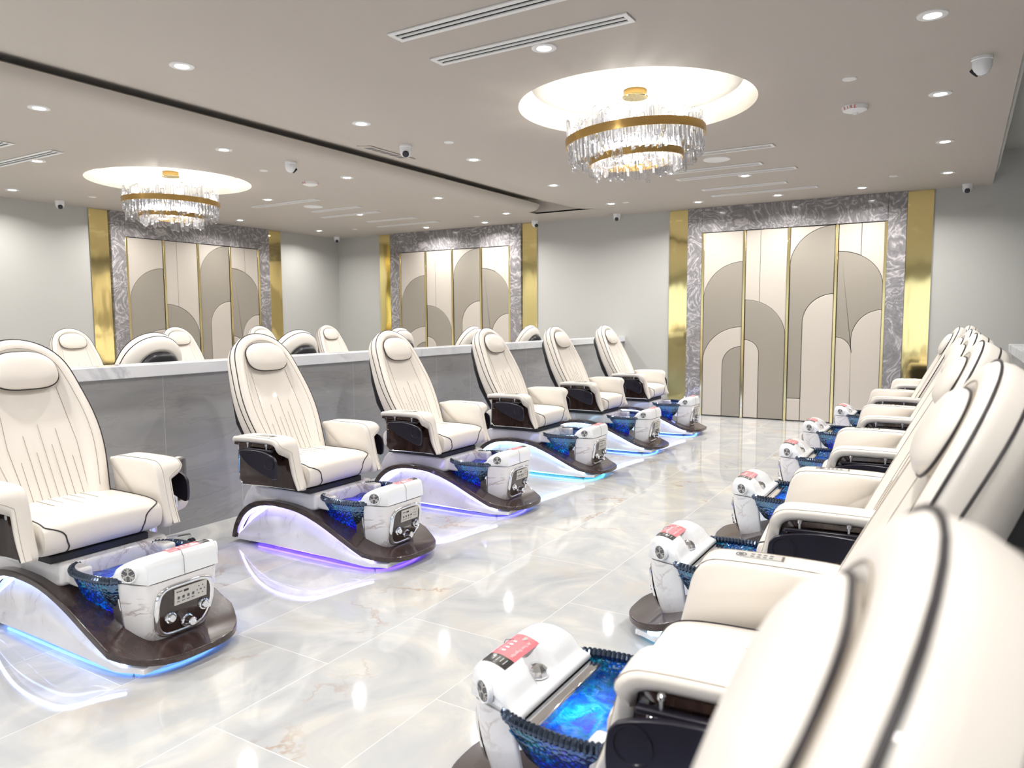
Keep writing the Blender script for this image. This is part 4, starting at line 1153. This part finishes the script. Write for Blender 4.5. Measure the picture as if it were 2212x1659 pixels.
# left row, facing the aisle, backs to the half wall
Lc = [('first', (0.13, 0.34, 1.0), 'pedicure chair at the left picture edge with blue glowing basin, nearest of its row'), ('2', VIO, 'pedicure chair with purple lit basin and purple base glow, second in the left row'),
      ('3', IND, 'pedicure chair with violet base and blue basin, third in the left row'), ('4', CYA, 'pedicure chair with cyan lit base, fourth in the left row'),
      ('5', BLU, 'pedicure chair with deep blue basin, fifth in the left row by the grey half wall'), ('6', BLU, 'farthest pedicure chair of the left row, next to the gold wall side')]
for i, (n, col, lab) in enumerate(Lc):
    put_chair(-3.5, 1.905 + PITCH_Y * i + (-.015, .045, -.045, 0, .02, 0)[i], 0, lab, 'pedicure chairs in the left row', col, (-.10, -.065, 0), light=6.0, bseat=(0, -.062, 0))
# right row, facing left, seats slid back
Rl = ['out of focus pedicure chair filling the lower right corner', 'pedicure chair with teal and blue whirling water in the foreground right', 'pedicure chair right of the aisle, second white control tower up from the foreground',
      'pedicure chair right of the aisle, third from the foreground with blue basin', 'pedicure chair right of the aisle, fourth from the foreground', 'right aisle pedicure chair whose tower stands slightly forward, fifth from the foreground',
      'farthest pedicure chair of the right row, before the large wall feature']
for i, lab in enumerate(Rl):
    dx = [0, 0, 0, 0, -.01, -.085, 0][i]
    y = 1.85 + PITCH_Y * (i - 1)
    s_ = (-.145, .09, 0)
    bs = (-.025, .09, 0)
    if i == 0: y = .50; s_ = (-.05, 0, -.04); bs = (.05, 0, -.04)
    put_chair(-.473 + dx, y, PI + (math.radians(5) if i == 0 else 0), lab, 'pedicure chairs in the right row', [BLU, (0.06, 0.45, 1.0), (0.05, 0.5, 0.9), BLU, BLU, VIO, BLU][i], s_, light=[0, 4.0, 2.0, 6.0, 6.0, 6.0, 6.0][i], bseat=bs, srot=0 if i == 0 else 5)
# beyond the half wall
Ml = ['nearest chair back with black pad above the half wall, left of the purple chair', 'chair back with black pad above the half wall, right of the purple chair', 'chair back with black pad behind the third chair of the left row',
      'chair back showing two dark pipings behind the fourth left row chair', 'farthest chair back with black pad beyond the half wall, before the gold strip']
for i, lab in enumerate(Ml):
    put_chair(-5.70, 3.33 + PITCH_Y * i, PI, lab, 'pedicure chairs backing onto the half wall', BLU)
Wl = ['chair with head pillow at far left, before the plain side wall', 'chair with head pillow beyond the half wall, before the left padded feature', 'chair top peeking over the purple lit chair, before a gold side panel', 'chair with head pillow beyond the half wall, nearest the room corner']
for i, lab in enumerate(Wl):
    put_chair(-8.72, 4.83 + PITCH_Y * i, 0, lab, 'pedicure chairs along the far left wall', BLU)

# ------------------------------------------------------------------ technician stool between the first two left chairs
T = empty('rolling_stool', (-4.20, 2.63, 0), math.radians(6))
T.scale = (1, 1, .86)
tag(T, 'low rolling stool with chrome star base and dark wood back behind the first left chair', 'stool')
for k in range(5):
    a = 2 * PI * k / 5 + 0.25; d = Vector((cos(a), sin(a), 0))
    leg = MB().tube([d * .02 + Vector((0, 0, .105)), d * .14 + Vector((0, 0, .098)), d * .255 + Vector((0, 0, .082)), d * .262 + Vector((0, 0, .055))], .014, 8, rad=[.018, .015, .012, .010]).build('leg', chrome, T)
    MB().lathe([(.006, -.016), (.024, -.014), (.026, -.004), (.016, -.001), (.016, .001), (.026, .004), (.024, .014), (.006, .016)], (d.x * .27, d.y * .27, .0265), 16, axis='y').build('caster', rubber, leg)
MB().lathe([(.030, .085), (.030, .13), (.024, .135), (.024, .24), (.016, .245), (.016, .335)], n=20).build('column', chrome, T)
MB().lathe([(.02, .33), (.15, .335), (.195, .35), (.208, .375), (.205, .405), (.18, .425), (.10, .432), (.01, .434)], n=40).build('seat', leather, T)
mb = MB(); mb.use(panelwood)
def sb(u, v, d):
    y = -.19 + .38 * v; zt = .705 - .05 * abs(2 * v - 1) ** 6; zb = .43 + .09 * max(0, (abs(2 * v - 1) - .35) / .65) ** 2
    return (.205 - .11 * (2 * v - 1) ** 2 + d, y, zb + (zt - zb) * u)
mb.grid(lambda u, v: sb(u, v, 0), 8, 24); mb.grid(lambda u, v: sb(u, v, -.02), 8, 24)
for q in (0, 1):
    mb.loft([[sb(q, j / 24, 0) for j in range(25)], [sb(q, j / 24, -.02) for j in range(25)]], closed=False, cap0=False, cap1=False)
    mb.loft([[sb(j / 8, q, 0) for j in range(9)], [sb(j / 8, q, -.02) for j in range(9)]], closed=False, cap0=False, cap1=False)
bk = mb.build('backrest', None, T)
mb = MB()
mb.grid(lambda u, v: sb(-.02 + u * 1.06, v, -.022), 8, 24); mb.grid(lambda u, v: sb(-.02 + u * 1.06, v, -.06), 8, 24)
for q in (0, 1):
    mb.loft([[sb(-.02 + q * 1.06, j / 24, -.022) for j in range(25)], [sb(-.02 + q * 1.06, j / 24, -.06) for j in range(25)]], closed=False, cap0=False, cap1=False)
    mb.loft([[sb(-.02 + j / 8 * 1.06, q, -.022) for j in range(9)], [sb(-.02 + j / 8 * 1.06, q, -.06) for j in range(9)]], closed=False, cap0=False, cap1=False)
mb.build('back_cushion', leather, bk)
MB().tube([(0, 0, .325), (.14, 0, .325), (.20, 0, .345), (.218, 0, .40), (.214, 0, .50)], .012, 8, rad=[.012, .012, .012, .012, .012]).build('back_bracket', mirror_m, T)
